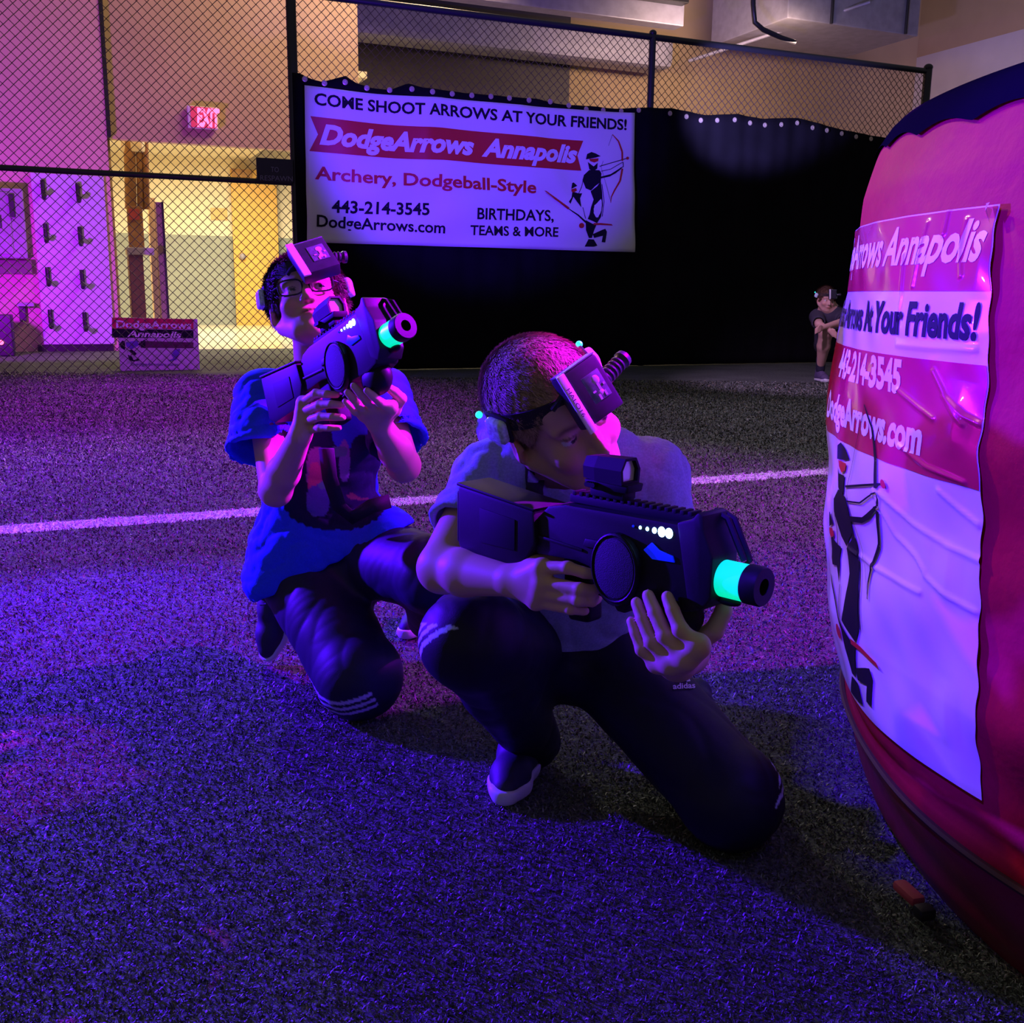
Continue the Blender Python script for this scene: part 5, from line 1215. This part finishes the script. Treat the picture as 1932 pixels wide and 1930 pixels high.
headset(hC, 'tiny black headband sensor box on the distant squatting boy', full=False, rad=(.088, .107))
# ================================================================== LIGHT, WORLD, CAMERA
def spot(name, loc, target, energy, color, size=60, blend=.4, radius=.08):
    l = bpy.data.lights.new(name, 'SPOT'); l.energy = energy; l.color = color; l.spot_size = math.radians(size); l.spot_blend = blend; l.shadow_soft_size = radius
    o = bpy.data.objects.new(name, l); COL.objects.link(o); o.location = loc; o.rotation_euler = (Vector(target) - Vector(loc)).to_track_quat('-Z', 'Y').to_euler(); return o
def area(name, loc, target, energy, color, sx, sy):
    l = bpy.data.lights.new(name, 'AREA'); l.energy = energy; l.color = color; l.shape = 'RECTANGLE'; l.size = sx; l.size_y = sy
    o = bpy.data.objects.new(name, l); COL.objects.link(o); o.location = loc; o.rotation_euler = (Vector(target) - Vector(loc)).to_track_quat('-Z', 'Y').to_euler(); return o
BLUE = (.065, .002, 1.); VIO = (.22, .01, 1.); MAG = (.46, .0, 1.); WARM = (1., .80, .52)
spot('blue_flood', (-3.6, 3.6, 1.5), (.3, 1.7, .5), 3700, BLUE, 64, .5, .06)
spot('blue_front_flood', (-.9, -.2, 2.6), (.72, 1.5, .66), 1100, BLUE, 18, .45, .04)
spot('magenta_flood', (4.2, 3.3, 3.7), (-.6, 2.7, .3), 2300, MAG, 95, .6, .06)
spot('magenta_boy_fill', (2.98, 2.74, 3.35), (-.47, 2.12, .93), 7000, MAG, 11, .5, .03)  # added narrow spot, puts magenta on the boy with glasses
spot('magenta_face_fill', (2.2, 2.45, 3.13), (.14, 1.56, .835), 6400, MAG, 4.7, .5, .03)  # added very narrow spot, lights only the front boy's face
spot('pink_poster_fill', (-3., 5.5, 4.5), (.72, 1.6, .98), 650, (1., .34, .46), 12, .6, .08)  # added fill with no fixture, reddens the upper poster
spot('white_hall_lamp', (-3.6, 9.5, 5.2), (.4, 1.6, 0), 460, (1., .93, .80), 70, .5, .15)
spot('violet_floor_flood', (-3.4, 4.2, 4.5), (-3.4, 4.15, 0), 2600, (.15, .0, 1.), 78, .8, .1)
spot('purple_turf_flood', (-3.4, 8.4, 4.5), (-3.2, 8.2, 0), 1700, MAG, 92, .8, .1)
spot('fence_purple_fill', (-1.9, 8.6, 2.0), (-3.7, 11.6, .2), 420, MAG, 62, .8, .1)  # added fill, tints the yard sign and the turf by the fence
spot('far_turf_fill', (2.6, 7.4, 6.0), (2.4, 6.8, 0), 480, (.80, .62, 1.), 70, .7, .3)  # added overhead fill, lifts the far turf
spot('far_purple_fill', (.8, 8.2, 3.6), (3.7, 12., .3), 800, (.72, .42, 1.), 42, .7, .15)  # added fill, brightens the distant boy and the turf around him
bn = fw(fs(880, 320), 3., 0)
spot('banner_blue_flood', tuple(bn + FN*4.5 + FE*-2. + UP*-1.0), tuple(bn), 1250, (.10, .012, 1.), 52, .5, .1)
wl = ww(ws_(110, 500), 1.6, 0)
spot('wall_magenta_flood', tuple(wl + FN*3.2 + FE*-1.3 + UP*-.6), tuple(wl + UP*.8), 720, MAG, 145, .8, .1)
area('warm_roof_lamp', tuple(ww(ws_(800, 100), 6.9, 1.7)), tuple(ww(ws_(450, 100), 3.6, 0)), 330, (1., .66, .38), 5, .6)
area('warm_roof_lamp', tuple(ww(ws_(1380, 100), 5.6, .6)), tuple(ww(ws_(1420, 100), 3.6, ROFF)), 130, (1., .66, .5), 2.5, .6)
cl = ww(ws_(420, 450, CB*.45), 4.2, CB*.45)
area('corridor_lamp', tuple(cl), tuple(cl - UP), 1100, (1., .86, .58), 3, 9)
spot('right_wall_fill', tuple(ww(s_rw - 5, 3., ROFF + 9)), tuple(ww(s_rw, 4.4, ROFF + 5)), 900, (.70, .50, 1.), 75, .7, .1)  # added fill, gives the right wall its lilac tint
spot('upper_violet_fill', tuple(ww(ws_(900, 300), 2.5, 7)), tuple(ww(ws_(1550, 20, AO), za, AO)), 1500, (.36, .30, 1.), 40, .6, .1)  # added fill aimed at the air handling unit
w = bpy.data.worlds.new('hall'); scene.world = w; w.use_nodes = True; w.node_tree.nodes['Background'].inputs[0].default_value = (.60, .55, .62, 1); w.node_tree.nodes['Background'].inputs[1].default_value = .13
cam = bpy.data.cameras.new('camera'); co = bpy.data.objects.new('camera', cam); COL.objects.link(co); scene.camera = co
cam.sensor_fit = 'HORIZONTAL'; cam.sensor_width = 36; cam.lens = 36*FPX/1932; cam.clip_start = .05; cam.clip_end = 200
fwd = Vector((0, math.cos(PIT), -math.sin(PIT))); up = Vector((0, math.sin(PIT), math.cos(PIT))); rt = Vector((1, 0, 0))
c_, s_ = math.cos(ROL), math.sin(ROL)
# the scene appears turned clockwise by ROL, so the camera is turned counter-clockwise
rt2 = rt*c_ + up*s_; up2 = up*c_ - rt*s_
co.matrix_world = Matrix([[rt2.x, up2.x, -fwd.x, 0], [rt2.y, up2.y, -fwd.y, 0], [rt2.z, up2.z, -fwd.z, H], [0, 0, 0, 1]])
scene.view_settings.view_transform = 'Standard'; scene.view_settings.look = 'None'; scene.view_settings.gamma = 1.; scene.view_settings.use_curve_mapping = False; scene.view_settings.exposure = .15
